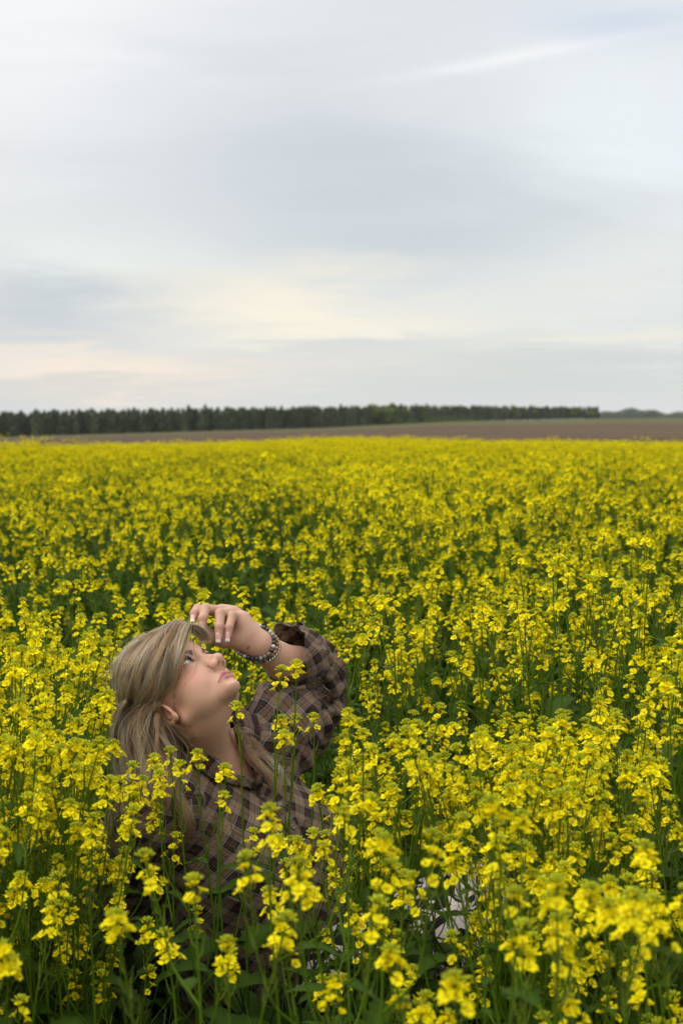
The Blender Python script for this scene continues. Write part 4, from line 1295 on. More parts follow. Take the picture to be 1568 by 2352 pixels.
def build_hair(parent):
    rng = np.random.default_rng(21)
    # under-layer that follows the skull so that no scalp shows
    def cap(p):
        q = to_head(p); return ellip(q, (0, -1.3, 4.3), (8.0, 9.8, 8.7)) * .01
    cr = from_head(np.array([(x, y, z) for x in (-9, 9) for y in (-12, 9.5) for z in (-6, 14)]))
    V, F = polygonise(cap, cr.min(0) - .01, cr.max(0) + .01, .004)
    q = to_head(V[F].mean(1)); zz = q[:, 2]
    line = np.interp(zz, [-6, -3.5, -1.5, 1.0, 3.0, 6.0, 8.5, 14], [-6.5, -5.0, -4.2, -1.0, 2.6, 5.4, 6.9, 9.0])
    V, F, _ = keep_faces(V, F, (q[:, 1] < line) & (zz > -5.5))
    mc, nt, b = new_mat('hair_underlayer'); setp(b, color=(.10, .068, .042), rough=.7)
    wv = nt.nodes.new('ShaderNodeTexWave'); wv.inputs['Scale'].default_value = 60; wv.inputs['Distortion'].default_value = 3
    nt.links.new(ncoord(nt), wv.inputs['Vector']); nt.links.new(nbump(nt, wv.outputs['Fac'], .5, .003), b.inputs['Normal'])
    mesh_obj('hair_underlayer', V, F, mc, parent)
    PTS = []; COLS = []; RAD = []
    for guides, n, depth, clump, wave, jit, tone, rs in hair_sheets():
        G = guides.shape[0]; M = guides.shape[1]
        nc = max(3, int((G - 1) / clump))
        cs = rng.uniform(0, G - 1, nc); ctone = np.clip(rng.normal(.47, .36, nc), 0, 1); cph = rng.uniform(0, 6.28, nc); cd = rng.uniform(0, 1, nc)
        coff = rng.normal(0, 1, (nc, 3)) * jit
        k = rng.integers(0, nc, n)
        t = np.linspace(0, 1, M)
        spread = (.5 + .5 * np.abs(t - .5) * 2 + .3 * t)
        s = np.clip(cs[k][:, None] + rng.normal(0, clump * 1.5, n)[:, None] * spread[None], 0, G - 1.0001)
        i0 = np.minimum(s.astype(int), G - 2); f = (s - i0)[..., None]
        J = np.arange(M)[None].repeat(n, 0)
        p = guides[i0, J] * (1 - f) + guides[i0 + 1, J] * f
        dd = (cd[k] * .6 + rng.uniform(0, 1, n) * .4)
        p[..., 1] += depth * (dd[:, None] - .15) * np.sin(np.clip(t * 3, 0, 1) * pi / 2)[None]
        w = np.sin(t[None] * (7 + 3 * np.sin(cph[k]))[:, None] + cph[k][:, None]) * wave * t[None] ** .5
        p[..., 0] += w; p[..., 2] += w * .4
        p += coff[k][:, None] * (np.sin(t * pi * .9)[None, :, None] + .3 * t[None, :, None])
        p += (rng.normal(0, .0021, (n, 1, 3))) * (.4 + t[None, :, None])
        fl = rng.uniform(0, 1, n) < .07                                     # fly-away hairs
        p[fl] += (rng.normal(0, .006, (n, 1, 3)) * (t[None, :, None] ** 2))[fl]
        L = rng.uniform(.62, 1.0, n) ** .8 if n > 100 else np.ones(n)
        tt = t[None] * L[:, None] * (M - 1); a = np.minimum(tt.astype(int), M - 2); fr = (tt - a)[..., None]
        rows = np.arange(n)[:, None]
        p = p[rows, a] * (1 - fr) + p[rows, a + 1] * fr
        PTS.append(p)
        tn = np.clip(ctone[k] + tone + rng.normal(0, .17, n), 0, 1)[:, None]
        dark, mid, lite = np.array((.026, .012, .006)), np.array((.25, .112, .046)), np.array((.84, .50, .24))
        c = np.where(tn < .5, dark + (mid - dark) * tn * 2, mid + (lite - mid) * (tn - .5) * 2)
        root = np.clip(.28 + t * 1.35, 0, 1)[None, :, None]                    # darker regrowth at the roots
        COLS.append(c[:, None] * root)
        RAD.append(np.broadcast_to((.00022 * np.clip(1.15 - t ** 4, .2, 1))[None], (n, M)))
    M = 26
    p = np.concatenate(PTS); c = np.concatenate(COLS); r = np.concatenate(RAD); n = len(p)
    cu = bpy.data.hair_curves.new('hair'); cu.add_curves([M] * n)
    cu.attributes['position'].data.foreach_set('vector', p.reshape(-1).astype(np.float32)) if 'position' in cu.attributes else cu.points.foreach_set('position', p.reshape(-1))
    ra = cu.attributes.get('radius') or cu.attributes.new('radius', 'FLOAT', 'POINT'); ra.data.foreach_set('value', r.reshape(-1).astype(np.float32))
    ca = cu.attributes.new('Col', 'FLOAT_COLOR', 'POINT')
    c4 = np.concatenate([c, np.ones(c.shape[:2] + (1,))], -1); ca.data.foreach_set('color', c4.reshape(-1).astype(np.float32))
    m = bpy.data.materials.new('blonde_hair'); m.use_nodes = True; nt = m.node_tree; nt.nodes.clear()
    a = nattr(nt); h = nt.nodes.new('ShaderNodeBsdfHairPrincipled'); h.parametrization = 'COLOR'
    h.inputs['Roughness'].default_value = .50; h.inputs['IOR'].default_value = 1.40; h.inputs['Radial Roughness'].default_value = .55
    nt.links.new(a.outputs['Color'], h.inputs['Color'])
    out = nt.nodes.new('ShaderNodeOutputMaterial'); nt.links.new(h.outputs[0], out.inputs[0])
    cu.materials.append(m)
    o = bpy.data.objects.new('hair', cu); COL.objects.link(o); o.parent = parent
    return o
def build_person():
    person = empty('person', (0, 0, 0))
    tag(person, 'woman with long blonde hair in brown plaid shirt leaning back and looking up', 'person')
    build_skin(person)
    for s in (1, -1):
        build_eye(person, s); build_lashes(person, s)
    build_nails(person)
    sh = build_shirt(person); build_sleeves(sh)
    build_trousers(person)
    build_jewellery(person)
    if 'build_hair' in globals(): build_hair(person)
    return person
# ---------------------------------------------------------------- mustard plants
def plant_mat():
    m, nt, b = new_mat('mustard_plant')
    a = nattr(nt); oi = nt.nodes.new('ShaderNodeObjectInfo'); n = nnoise(nt, 55, 3, .6, ncoord(nt))
    hs = nt.nodes.new('ShaderNodeHueSaturation'); nt.links.new(a.outputs['Color'], hs.inputs['Color'])
    v = nmath(nt, 'ADD', nmath(nt, 'MULTIPLY', oi.outputs['Random'], .30), .80)
    v = nmath(nt, 'ADD', v, nmath(nt, 'MULTIPLY', n.outputs['Fac'], .30))
    nt.links.new(v, hs.inputs['Value'])
    nt.links.new(hs.outputs[0], b.inputs['Base Color']); setp(b, rough=.6, spec=.10)
    tr = nt.nodes.new('ShaderNodeBsdfTranslucent'); nt.links.new(hs.outputs[0], tr.inputs[0])
    mx = nt.nodes.new('ShaderNodeMixShader'); mx.inputs[0].default_value = .30
    out = nt.nodes['Material Output']
    nt.links.new(b.outputs[0], mx.inputs[1]); nt.links.new(tr.outputs[0], mx.inputs[2]); nt.links.new(mx.outputs[0], out.inputs[0])
    return m
PLANT = plant_mat()
YEL, YEL2 = (.90, .80, .006), (.88, .70, .005)
BUD, GRN, STEM, LEAF = (.50, .54, .03), (.12, .20, .008), (.10, .175, .008), (.033, .066, .006)

def xf(V, pos, ax, spin=0.0, s=1.0):
    """turn local +z to ax, move to pos"""
    ax = np.asarray(ax, float); ax /= np.linalg.norm(ax)
    r = np.array((1.0, 0, 0)) if abs(ax[0]) < .9 else np.array((0, 1.0, 0))
    u = np.cross(r, ax); u /= np.linalg.norm(u); w = np.cross(ax, u)
    c, sn = cos(spin), sin(spin); u2 = u * c + w * sn; w2 = -u * sn + w * c
    V = np.asarray(V, float) * s
    return np.asarray(pos) + V[:, :1] * u2 + V[:, 1:2] * w2 + V[:, 2:3] * ax

def flower(rr, lod, openness=1.0):
    """origin where the flower stalk joins; +z outward"""
    mb = MB(); L = .0085 if openness > .5 else .006
    if lod == 0: mb.add(*tube([(0, 0, 0), (.0004, 0, L * .5), (0, 0, L)], [.0006, .0005, .0006], 4, False), (.26, .32, .04))
    elif lod == 1: mb.add(*tube([(0, 0, 0), (0, 0, L)], [.0007, .0007], 3, False), (.26, .32, .04))
    t0 = rr.uniform(0, 1.5)
    for k in range(4):
        a = t0 + k * pi / 2 + rr.uniform(-.18, .18); ca, sa = cos(a), sin(a)
        op = openness * rr.uniform(.75, 1.1); pl = .0094 * rr.uniform(.85, 1.1); pw = .0042 * rr.uniform(.85, 1.15)
        if lod == 0: rows = ((0, .12), (.35, .22), (.62, .85), (.86, 1.0), (1.0, .55)); cols = (-1, 0, 1)
        elif lod == 1: rows = ((0, .15), (.6, .9), (1.0, .8)); cols = (-1, 1)
        else: rows = ((.15, .4), (1.0, 1.1)); cols = (-1, 1)
        V = []
        for t, w in rows:
            bend = max(0, t - .32) * 1.45 * op
            rad = .0008 + pl * (t * .25 + math.sin(min(bend, 1.45)) * .62 * (t > .3)) * (.35 + .65 * op)
            zz = L + pl * (.42 * min(t / .35, 1) + .38 * (1 - op) * t + (.10 if t > .8 else 0))
            for c in cols:
                y = c * w * pw
                V.append((rad * ca - y * sa, rad * sa + y * ca, zz + abs(c) * .0009 * w * (1 if lod == 0 else .5) + rr.uniform(-.0003, .0003)))
        nc = len(cols); F = [(i * nc + j, i * nc + j + 1, (i + 1) * nc + j + 1, (i + 1) * nc + j) for i in range(len(rows) - 1) for j in range(nc - 1)]
        g = rr.uniform(.9, 1.05); col = np.array([(YEL if t > .4 else YEL2) for t, w in rows for c in cols]) * g
        mb.add(V, F, col)
    if lod == 0:
        for k in range(4):
            a = t0 + .78 + k * pi / 2
            mb.add([(.0004 * cos(a + 1.5), .0004 * sin(a + 1.5), L), (-.0004 * cos(a + 1.5), -.0004 * sin(a + 1.5), L), (.0045 * cos(a), .0045 * sin(a), L + .0042)], [(0, 1, 2)], (.66, .60, .02))
        mb.add(*tube([(0, 0, L), (0, 0, L + .0065)], [.0006, .0007], 4), (.70, .58, .02))
    return mb
def merged(mb): return np.vstack(mb.V), mb.F, np.vstack(mb.C)
_fr = random.Random(4)
FLOWERS = {lod: [merged(flower(_fr, lod, o)) for o in (.9, .75, 1.0, .6, .38)] for lod in (0, 1, 2)}
FLOWER_ME = []
for _v, _f, _c in FLOWERS[0]:
    _o = mesh_obj('flower', _v, _f, PLANT, None, True, _c); FLOWER_ME.append(_o.data); bpy.data.objects.remove(_o)

def bud(lod, s=1.0):
    mb = MB()
    if lod == 0: prof = [(0, .0004), (.0016, .0012), (.0036, .0011), (.0050, .0002)]; k = 5
    elif lod == 1: prof = [(0, .0006), (.0025, .0014), (.0050, .0003)]; k = 4
    else: prof = [(0, .0012), (.0050, .0012)]; k = 3
    mb.add(*tube([(0, 0, z * s) for z, r in prof], [r * s for z, r in prof], k, False), BUD)
    return merged(mb)
def raceme(rr, lod, nf, nb, npod, length, separate=False):
    """flower head: +z axis; returns MB of the axis, buds, pods (and flowers) and the list of flower placements"""
    mb = MB(); ls = []
    bend = rr.uniform(-.012, .012), rr.uniform(-.012, .012)
    ax = catmull([(0, 0, 0), (bend[0] * .5, bend[1] * .4, length * .5), (bend[0], bend[1], length)], 6)
    mb.add(*tube(ax, np.linspace(.0014, .0009, 6), 5 if lod == 0 else 3, False), GRN if lod else STEM)
    def at(t):
        t = max(0, min(1, t)) * 5; i = min(int(t), 4); return ax[i] * (1 - t + i) + ax[i + 1] * (t - i)
    ga = rr.uniform(0, 6)
    for i in range(npod):
        t = .02 + .55 * i / max(npod, 1); a = ga + i * 2.4; d = np.array((cos(a), sin(a), 1.1)); d /= np.linalg.norm(d); p = at(t)
        L = .016 * (1 - t * .5); q = p + d * .008
        mb.add(*tube([p, q, q + (d * .4 + np.array((0, 0, .9))) * L], [.0005, .0008, .0003], 3, False), (.24, .29, .05))
    spread = rr.uniform(.016, .045)
    for i in range(nf):
        t = i / max(nf - 1, 1)
        z = length - .004 - spread * (1 - t) * rr.uniform(.75, 1.3); a = ga + 1 + i * 2.4 + rr.uniform(-.3, .3)
        el = radians(24 + 38 * t) + rr.uniform(-.28, .28)
        d = np.array((cos(a) * cos(el), sin(a) * cos(el), sin(el)))
        k = rr.choice((0, 1, 2)) if t < .7 else rr.choice((3, 1, 4))
        pos = at(z / length) + d * (.006 * (1 - t) * rr.uniform(.4, 1.4))
        s = rr.uniform(.92, 1.12) * (1 if t < .75 else .85); sp = rr.uniform(0, 6)
        d2 = d + np.array((0, 0, rr.uniform(.2, .95))); d2 /= np.linalg.norm(d2)
        if separate: ls.append((k, pos, d2, sp, s))
        else:
            V, F, C = FLOWERS[lod][k]; mb.add(xf(V, pos, d2, sp, s), F, C)
        if lod == 0: pass
    V, F, C = bud(lod)
    for i in range(nb):
        t = i / max(nb - 1, 1); a = i * 2.4; el = radians(25 + 60 * t)
        d = np.array((cos(a) * cos(el), sin(a) * cos(el), sin(el))); pos = at(1) + d * np.array((.0075, .0075, .0100)) * (1.1 - .3 * t) + np.array((0, 0, .002 * t))
        mb.add(xf(V, pos, d, a, 1.3 - .4 * t), F, C * (.75 + .45 * rr.random()))
        if i % 2 == 0 and lod < 2: mb.add(*tube([at(.97), pos], [.0004, .0004], 3, False), GRN)
    return mb, ls

def leaf_shape(rr, L, W, lobes=7, droop=.5, fine=True):
    """toothed oblong leaf, stalk at origin, along +y"""
    n = 13 if fine else 5; mid, lf, rt = [], [], []
    for i in range(n):
        t = i / (n - 1); w = W * (math.sin(pi * min(t ** .75 * .97 + .03, 1)) ** .8)
        if fine: w *= .78 + .22 * (i % 2) + rr.uniform(-.08, .08)
        if t < .14: w = W * .06
        y = L * t; z = L * (.28 * t - droop * t * t); x = rr.uniform(-.01, .01) * L
        mid.append((x, y * (1 - .15 * t * droop), z)); lift = w * .35
        fw = .10 * L / n if (i % 2 and fine) else 0
        lf.append((x - w, y * (1 - .15 * t * droop) + fw, z + lift + rr.uniform(-.06, .06) * w)); rt.append((x + w, y * (1 - .15 * t * droop) + fw, z + lift + rr.uniform(-.06, .06) * w))
    V = mid + lf + rt; F = []
    for i in range(n - 1):
        F += [(i, i + 1, n + i + 1, n + i), (i, 2 * n + i, 2 * n + i + 1, i + 1)]
    c = np.array([LEAF] * (3 * n)) * np.array([1.5] * n + [1.0] * (2 * n))[:, None]
    return np.array(V), F, c
_lr = random.Random(8)
LEAVES = [leaf_shape(_lr, 1.0, _lr.uniform(.17, .24), droop=_lr.uniform(.25, .8)) for _ in range(6)]
LEAVES_C = [leaf_shape(_lr, 1.0, .2, droop=.5, fine=False) for _ in range(3)]
LEAF_ME = []
for _v, _f, _c in LEAVES:
    _o = mesh_obj('leaf', _v, _f, PLANT, None, True, _c); LEAF_ME.append(_o.data); bpy.data.objects.remove(_o)

def skeleton(rr, H, nbr, lean=.08, bush=1.0):
    """main stem, side branches and where leaves and heads go"""
    la = rr.uniform(0, 6.28); top = np.array((lean * H * cos(la), lean * H * sin(la), H))
    main = catmull([(0, 0, -.02), (top[0] * .15 + rr.uniform(-.01, .01), top[1] * .15, H * .33), (top[0] * .55 + rr.uniform(-.015, .015), top[1] * .5 + rr.uniform(-.015, .015), H * .68), top], 12)
    br = []; a = rr.uniform(0, 6.28)
    for i in range(nbr):
        t = .34 + .58 * i / max(nbr - 1, 1) if nbr > 1 else .7
        t = min(t + rr.uniform(-.04, .04), .93); a += 2.4 + rr.uniform(-.3, .3)
        p0 = np.array([np.interp(t * 11, np.arange(12), main[:, k]) for k in range(3)])
        L = H * rr.uniform(.20, .42) * (1.25 - t * .75) * bush
        end = p0 + np.array((cos(a) * L * .48, sin(a) * L * .48, min(L * 1.0, (H - p0[2]) * rr.uniform(.55, 1.06) + .02)))
        midp = p0 * .5 + end * .5 + np.array((cos(a), sin(a), -.25)) * L * .12
        br.append((catmull([p0, midp, end], 7), t))
    return main, br
def tangent(path): d = path[-1] - path[-2]; return d / np.linalg.norm(d)

RAC = {0: [], 1: [], 2: []}
_rr = random.Random(12)
for _i in range(10): RAC[0].append(raceme(_rr, 0, _rr.choice((5, 7, 9, 12, 15)), 22, _rr.randint(3, 9), _rr.uniform(.075, .125)))
for _i in range(6): RAC[1].append(raceme(_rr, 1, _rr.choice((4, 6, 8, 10, 12)), 12, 4, _rr.uniform(.05, .10)))
for _i in range(4): RAC[2].append(raceme(_rr, 2, _rr.choice((6, 8, 10)), 4, 0, .06))
RAC_SEP = [raceme(_rr, 0, _rr.choice((6, 8, 11, 14)), 22, _rr.randint(3, 8), _rr.uniform(.075, .125), True) for _ in range(10)]
def _me(name, mb):
    o = mb.build(name, PLANT); me = o.data; bpy.data.objects.remove(o); return me
RAC_ME = [_me('flower_head', r[0]) for r in RAC[0]]
RAC_SEP_ME = [_me('flower_head', r[0]) for r in RAC_SEP]

def leaf_spots(rr, main, br, n, H):
    out = []
    for i in range(n):
        t = .06 + .74 * (i / n) + rr.uniform(-.03, .03); a = i * 2.4 + rr.uniform(-.4, .4)
        p = np.array([np.interp(t * 11, np.arange(12), main[:, k]) for k in range(3)])
        L = .19 * (1.0 - t) ** .9 + .035; L *= rr.uniform(.8, 1.25)
        out.append((p, a, L, rr.uniform(.1, .65) - .25 * t))
    for b, t in br:
        out.append((b[1], math.atan2(b[-1][1] - b[0][1], b[-1][0] - b[0][0]) + rr.uniform(-.5, .5), rr.uniform(.035, .07), .3))
    return out
def leaf_matrix(p, a, L, pitch): return Matrix.Translation(Vector(p)) @ Matrix.Rotation(a - pi / 2, 4, 'Z') @ Matrix.Rotation(pitch, 4, 'X') @ Matrix.Scale(L, 4)

def stem_mesh(main, br, lod=0):
    mb = MB(); s = 6 if lod == 0 else (4 if lod == 1 else 3)
    r0 = .0036
    mb.add(*tube(main if lod < 2 else main[::3], np.linspace(r0, .0014, len(main if lod < 2 else main[::3])), s, False), STEM)
    for b, t in br:
        b2 = b if lod == 0 else b[::3]; mb.add(*tube(b2, np.linspace(.0017, .0011, len(b2)), max(3, s - 1), False), STEM)
    return mb
class Proto: pass
def make_proto(seed, H, nbr, nleaf, lean=.08, bush=1.0):
    rr = random.Random(seed); pr = Proto(); pr.H = H
    main, br = skeleton(rr, H, nbr, lean, bush)
    pr.stem = _me('stem', stem_mesh(main, br)); pr.main = main; pr.br = br
    pr.heads = [(main[-1], tangent(main), rr.randrange(10), rr.uniform(0, 6))] + [(b[-1], tangent(b) + np.array((0, 0, .3)), rr.randrange(10), rr.uniform(0, 6)) for b, t in br]
    pr.leaves = leaf_spots(rr, main, br, nleaf, H); pr.lid = [rr.randrange(6) for _ in pr.leaves]
    return pr
def axis_matrix(pos, ax, spin, s=1.0):
    ax = Vector(ax).normalized(); q = ax.to_track_quat('Z', 'Y')
    return Matrix.Translation(Vector(pos)) @ q.to_matrix().to_4x4() @ Matrix.Rotation(spin, 4, 'Z') @ Matrix.Scale(s, 4)
def place_plant(pr, x, y, z, rot, s, label, group, detailed=False, tilt=(0, 0), rng=random):
    root = empty('mustard_plant', (x, y, z)); root.rotation_euler = (tilt[0], tilt[1], rot); root.scale = (s, s, s)
    tag(root, label, 'plant', group)
    o = bpy.data.objects.new('stem', pr.stem); COL.objects.link(o); o.parent = root
    for i, (p, a, L, pit) in enumerate(pr.leaves):
        o = bpy.data.objects.new('leaf', LEAF_ME[pr.lid[i]]); COL.objects.link(o); o.parent = root; o.matrix_local = leaf_matrix(p, a, L, pit)
    hs = 1 / s ** .5
    for p, ax, k, sp in pr.heads:
        if detailed:
            mb, ls = RAC_SEP[k]
            h = bpy.data.objects.new('flower_head', RAC_SEP_ME[k]); COL.objects.link(h); h.parent = root; h.matrix_local = axis_matrix(p, ax, sp, hs)
            for kk, pos, d2, sp2, s2 in ls:
                f = bpy.data.objects.new('flower', FLOWER_ME[kk]); COL.objects.link(f); f.parent = h; f.matrix_local = axis_matrix(pos, d2, sp2, s2)
        else:
            h = bpy.data.objects.new('flower_head', RAC_ME[k]); COL.objects.link(h); h.parent = root; h.matrix_local = axis_matrix(p, ax, sp, hs)
    return root

def crop_mesh(seed, H, nbr, nleaf, lod):
    """whole plant in one mesh, for the mass of the crop further off"""
    rr = random.Random(seed); main, br = skeleton(rr, H, nbr, .1, 1.1); mb = stem_mesh(main, br, lod)
    for p, ax, sp in [(main[-1], tangent(main), 0)] + [(b[-1], tangent(b) + np.array((0, 0, .3)), 1) for b, t in br]:
        V, F, C = merged(rr.choice(RAC[lod])[0]); mb.add(xf(V, p, ax, rr.uniform(0, 6), 1.0 if lod == 1 else 1.1), F, C)
    for p, a, L, pit in leaf_spots(rr, main, br, nleaf, H):
        V, F, C = rr.choice(LEAVES if lod == 1 else LEAVES_C); M = np.array(leaf_matrix(p, a, L * 1.15, pit))
        mb.add(V @ M[:3, :3].T + M[:3, 3], F, C * rr.uniform(.8, 1.2))
    return mb.build('crop_plant', PLANT)

def scatter_object(name, pts, rots, scales, idx, variants, label):
    """ONE object: points that carry copies of the given meshes"""
    coll = bpy.data.collections.new(name + '_variants')
    for o in variants:
        for c in list(o.users_collection): c.objects.unlink(o)
        coll.objects.link(o)
    me = bpy.data.meshes.new(name); me.vertices.add(len(pts)); me.vertices.foreach_set('co', np.asarray(pts, np.float32).ravel())
    a = me.attributes.new('rot', 'FLOAT_VECTOR', 'POINT'); a.data.foreach_set('vector', np.asarray(rots, np.float32).ravel())
    a = me.attributes.new('scl', 'FLOAT', 'POINT'); a.data.foreach_set('value', np.asarray(scales, np.float32))
    a = me.attributes.new('idx', 'INT', 'POINT'); a.data.foreach_set('value', np.asarray(idx, np.int32))
    o = bpy.data.objects.new(name, me); COL.objects.link(o)
    ng = bpy.data.node_groups.new(name, 'GeometryNodeTree')
    ng.interface.new_socket('Geometry', in_out='INPUT', socket_type='NodeSocketGeometry'); ng.interface.new_socket('Geometry', in_out='OUTPUT', socket_type='NodeSocketGeometry')
    N = ng.nodes.new; L = ng.links.new
    gi = N('NodeGroupInput'); go = N('NodeGroupOutput'); ip = N('GeometryNodeInstanceOnPoints'); ci = N('GeometryNodeCollectionInfo')
    ci.inputs['Collection'].default_value = coll; ci.inputs['Separate Children'].default_value = True; ci.inputs['Reset Children'].default_value = True
    L(gi.outputs[0], ip.inputs['Points']); L(ci.outputs[0], ip.inputs['Instance']); ip.inputs['Pick Instance'].default_value = True
    for nm, ty, sock in (('rot', 'FLOAT_VECTOR', 'Rotation'), ('scl', 'FLOAT', 'Scale'), ('idx', 'INT', 'Instance Index')):
        na = N('GeometryNodeInputNamedAttribute'); na.data_type = ty; na.inputs['Name'].default_value = nm
        L(na.outputs[0], ip.inputs[sock])
    L(ip.outputs[0], go.inputs[0])
    md = o.modifiers.new('scatter', 'NODES'); md.node_group = ng
    tag(o, label, kind='stuff')
    return o
# ---------------------------------------------------------------- planting the field
def seg_dist(p, a, b):
    a = a[:2]; b = b[:2]; ba = b - a; t = np.clip(((p - a) @ ba) / (ba @ ba + 1e-9), 0, 1); return np.linalg.norm(p - (a + t[:, None] * ba), axis=1)
def clear_of_woman(x, y):
    p = np.stack([x, y], 1)
    d = np.minimum.reduce([seg_dist(p, PEL, NB) - .16, seg_dist(p, PEL, KL) - .10, seg_dist(p, KL, AL) - .07, seg_dist(p, PEL, KR) - .10, seg_dist(p, KR, AR) - .07,
                           seg_dist(p, SR, ER) - .07, seg_dist(p, ER, WR) - .05, seg_dist(p, NB, HEAD_O) - .12, seg_dist(p, SL, EL) - .08, seg_dist(p, EL, WL) - .05])
    return d > 0
def to_picture(q):
    q = np.asarray(q) - np.array((0, 0, CAM_Z)); c, s = cos(PITCH), sin(PITCH)
    yc = q[..., 1] * c - q[..., 2] * s; zc = q[..., 1] * s + q[..., 2] * c
    return 784 + 3267 * q[..., 0] / yc, 1176 - 3267 * zc / yc
def hides_woman(pr, x, y, z, rot, s):
    """would a flower head of this plant stand before her face, arm or shirt front?"""
    c, sn = cos(rot), sin(rot)
    for p, ax, k, sp in pr.heads:
        a = np.array(ax, float); a /= np.linalg.norm(a)
        for e in (0.02, .09):
            v = (np.array(p) + a * e) * s
            u, w = to_picture((x + v[0] * c - v[1] * sn, y + v[0] * sn + v[1] * c, z + v[2]))
            if 238 < u < 800 and w < np.interp(u, [238, 300, 400, 470, 500, 540, 600, 700, 745, 800], [1790, 1800, 1760, 1750, 1830, 1900, 1950, 1930, 1830, 1740]): return True
            if 930 < u < 1065 and 2010 < w < 2240: return True
    return False
def vnoise(x, y, s, seed):
    r = np.random.default_rng(seed); v = 0
    for k in range(7):
        a = r.uniform(0, 6.28); f = s * r.uniform(.6, 1.9); v = v + np.sin(x * cos(a) * f + y * sin(a) * f + r.uniform(0, 6.28))
    return v / 7 ** .5 / 1.2
def build_crop():
    rng = np.random.default_rng(31); rr = random.Random(31)
    def grid(y0, y1, step):
        xs, ys = [], []; y = y0
        while y < y1:
            st = step(y); hw = y * .30 + .9; n = int(2 * hw / st)
            xs.append(np.linspace(-hw, hw, n) + rng.uniform(-.5, .5, n) * st); ys.append(y + rng.uniform(-.5, .5, n) * st); y += st
        return np.concatenate(xs), np.concatenate(ys)
    x, y = grid(1.30, FIELD_END - .3, lambda d: .152 if d < 4.5 else (.175 if d < 12 else .20))
    # the crop is patchy: thinner and thicker places, lower and taller plants
    pn = .75 * vnoise(x, y, .9, 5) + .75 * vnoise(x, y, 2.6, 6); keep = rng.uniform(0, 1, len(x)) < np.clip(.58 + .44 * pn + .20 * sm(y, 20, 45) + .20 * ((y < 3.0) & (y > 2.2)) - .15 * (y < 2.0)
                                                          - .20 * np.exp(-((784 + 3267 * x / y - 330) / 380) ** 2) * sm(y, 3.6, 4.4) * (1 - sm(y, 8, 12)), .08, 1)
    x, y, pn = x[keep], y[keep], pn[keep]
    # denser growth pushed up against her legs and her propping arm
    ex = np.concatenate([rng.uniform(785, 925, 16), rng.uniform(1090, 1500, 26), rng.uniform(-10, 210, 22)]); ey = np.concatenate([rng.uniform(1.95, 2.5, 16), rng.uniform(1.9, 2.55, 26), rng.uniform(1.9, 2.6, 22)])
    x = np.concatenate([x, (ex - 784) / 3267 * ey]); y = np.concatenate([y, ey]); pn = np.concatenate([pn, np.ones(64)])
    k = clear_of_woman(x, y); x, y, pn = x[k], y[k], pn[k]
    z = ground_z(x, y)
    h = .70 + .060 * vnoise(x, y, 1.3, 8) + .05 * vnoise(x, y, .35, 9) + rng.normal(0, .065, len(x))
    px = 784 + 3267 * x / y
    # a hollow behind the woman on the left where the crop is low and leafy
    hol = np.exp(-(((px - 330) / 420) ** 2 + ((y - 4.3) / .75) ** 2)); h -= .13 * hol
    hol2 = np.exp(-(((px - 900) / 260) ** 2 + ((y - 3.5) / .5) ** 2)); h -= .10 * hol2
    top_row = 965 + 3267 * (CAM_Z - z - h - .03) / y
    # she sits in a trodden gap: what stands before her is short enough to show her
    lim = np.interp(px, [-200, 110, 180, 200, 330, 400, 470, 500, 540, 600, 700, 745, 800, 850, 900, 1000, 1200, 1600],
                    [1500, 1540, 1700, 1850, 1850, 1800, 1785, 1880, 1990, 2020, 2010, 1930, 1830, 1720, 1790, 1860, 1830, 1500])
    front = y < 2.95
    need = CAM_Z - z - (lim - 965) / 3267 * y - np.where((px > 200) & (px < 800), .06, .03)
    h = np.where(front & (h > need), need - rng.uniform(0, .05, len(x)), h)
    sparse = front & (px > 235) & (px < 770) & (y > 1.5)
    ok = (h > .30) & ~(sparse & (rng.uniform(0, 1, len(x)) > np.where((px > 470) & (px < 750), .24, .42)))
    x, y, z, h, px = x[ok], y[ok], z[ok], h[ok], px[ok]
    inview = (np.abs(px - 784) < 784 + 3267 * .06 / y) & (965 + 3267 * (CAM_Z - h - .04) / y < 2360)
    order = np.argsort(np.where(inview, y, 1e9)); near = order[:282]; far_mask = np.ones(len(x), bool); far_mask[near] = False
    protos = [make_proto(100 + i, .72 + .02 * (i % 3), 5 + i % 5, 7 + i % 3, .05 + .02 * (i % 4), 1.0) for i in range(10)]
    ymax = y[near].max(); print('single plants to', ymax)
    for n, i in enumerate(near):
        d = y[i]
        p_ = px[i]; k_ = rr.randrange(10); pr = protos[k_]; nh = len(pr.heads)
        side = ('by the left edge', 'left of her head', 'in line with her head', 'in line with her arm', 'just right of her sleeve',
                'in line with her knees', 'right of her knees', 'by the right edge')[int(np.searchsorted((130, 270, 480, 790, 930, 1150, 1350), p_))]
        band = 'nearest the camera' if d < 2.0 else ('in front of her' if d < 2.45 else ('level with her' if d < 2.95 else ('close behind her' if d < 3.6 else 'further behind her')))
        size = 'tall' if h[i] > .74 else ('short' if h[i] < .60 else 'middling')
        num = {4: 'four', 5: 'five', 6: 'six', 7: 'seven', 8: 'eight', 9: 'nine'}.get(nh, 'many')
        lab = f'{size} mustard plant with {num} yellow heads {band} {side}'; grp = f'mustard plants {band} {side}'
        rot = rr.uniform(0, 6.28); ok_ = True
        if d < 2.9:
            ok_ = False
            for tr in range(12):
                if not hides_woman(pr, x[i], y[i], z[i], rot, h[i] / pr.H): ok_ = True; break
                rot = rr.uniform(0, 6.28)
        if not ok_: continue
        place_plant(pr, x[i], y[i], z[i], rot, h[i] / pr.H, lab, grp, d < 2.6 and n < 75, (rr.uniform(-.03, .03), rr.uniform(-.03, .03)) if d < 2.9 else (rr.uniform(-.1, .1), rr.uniform(-.1, .1)))
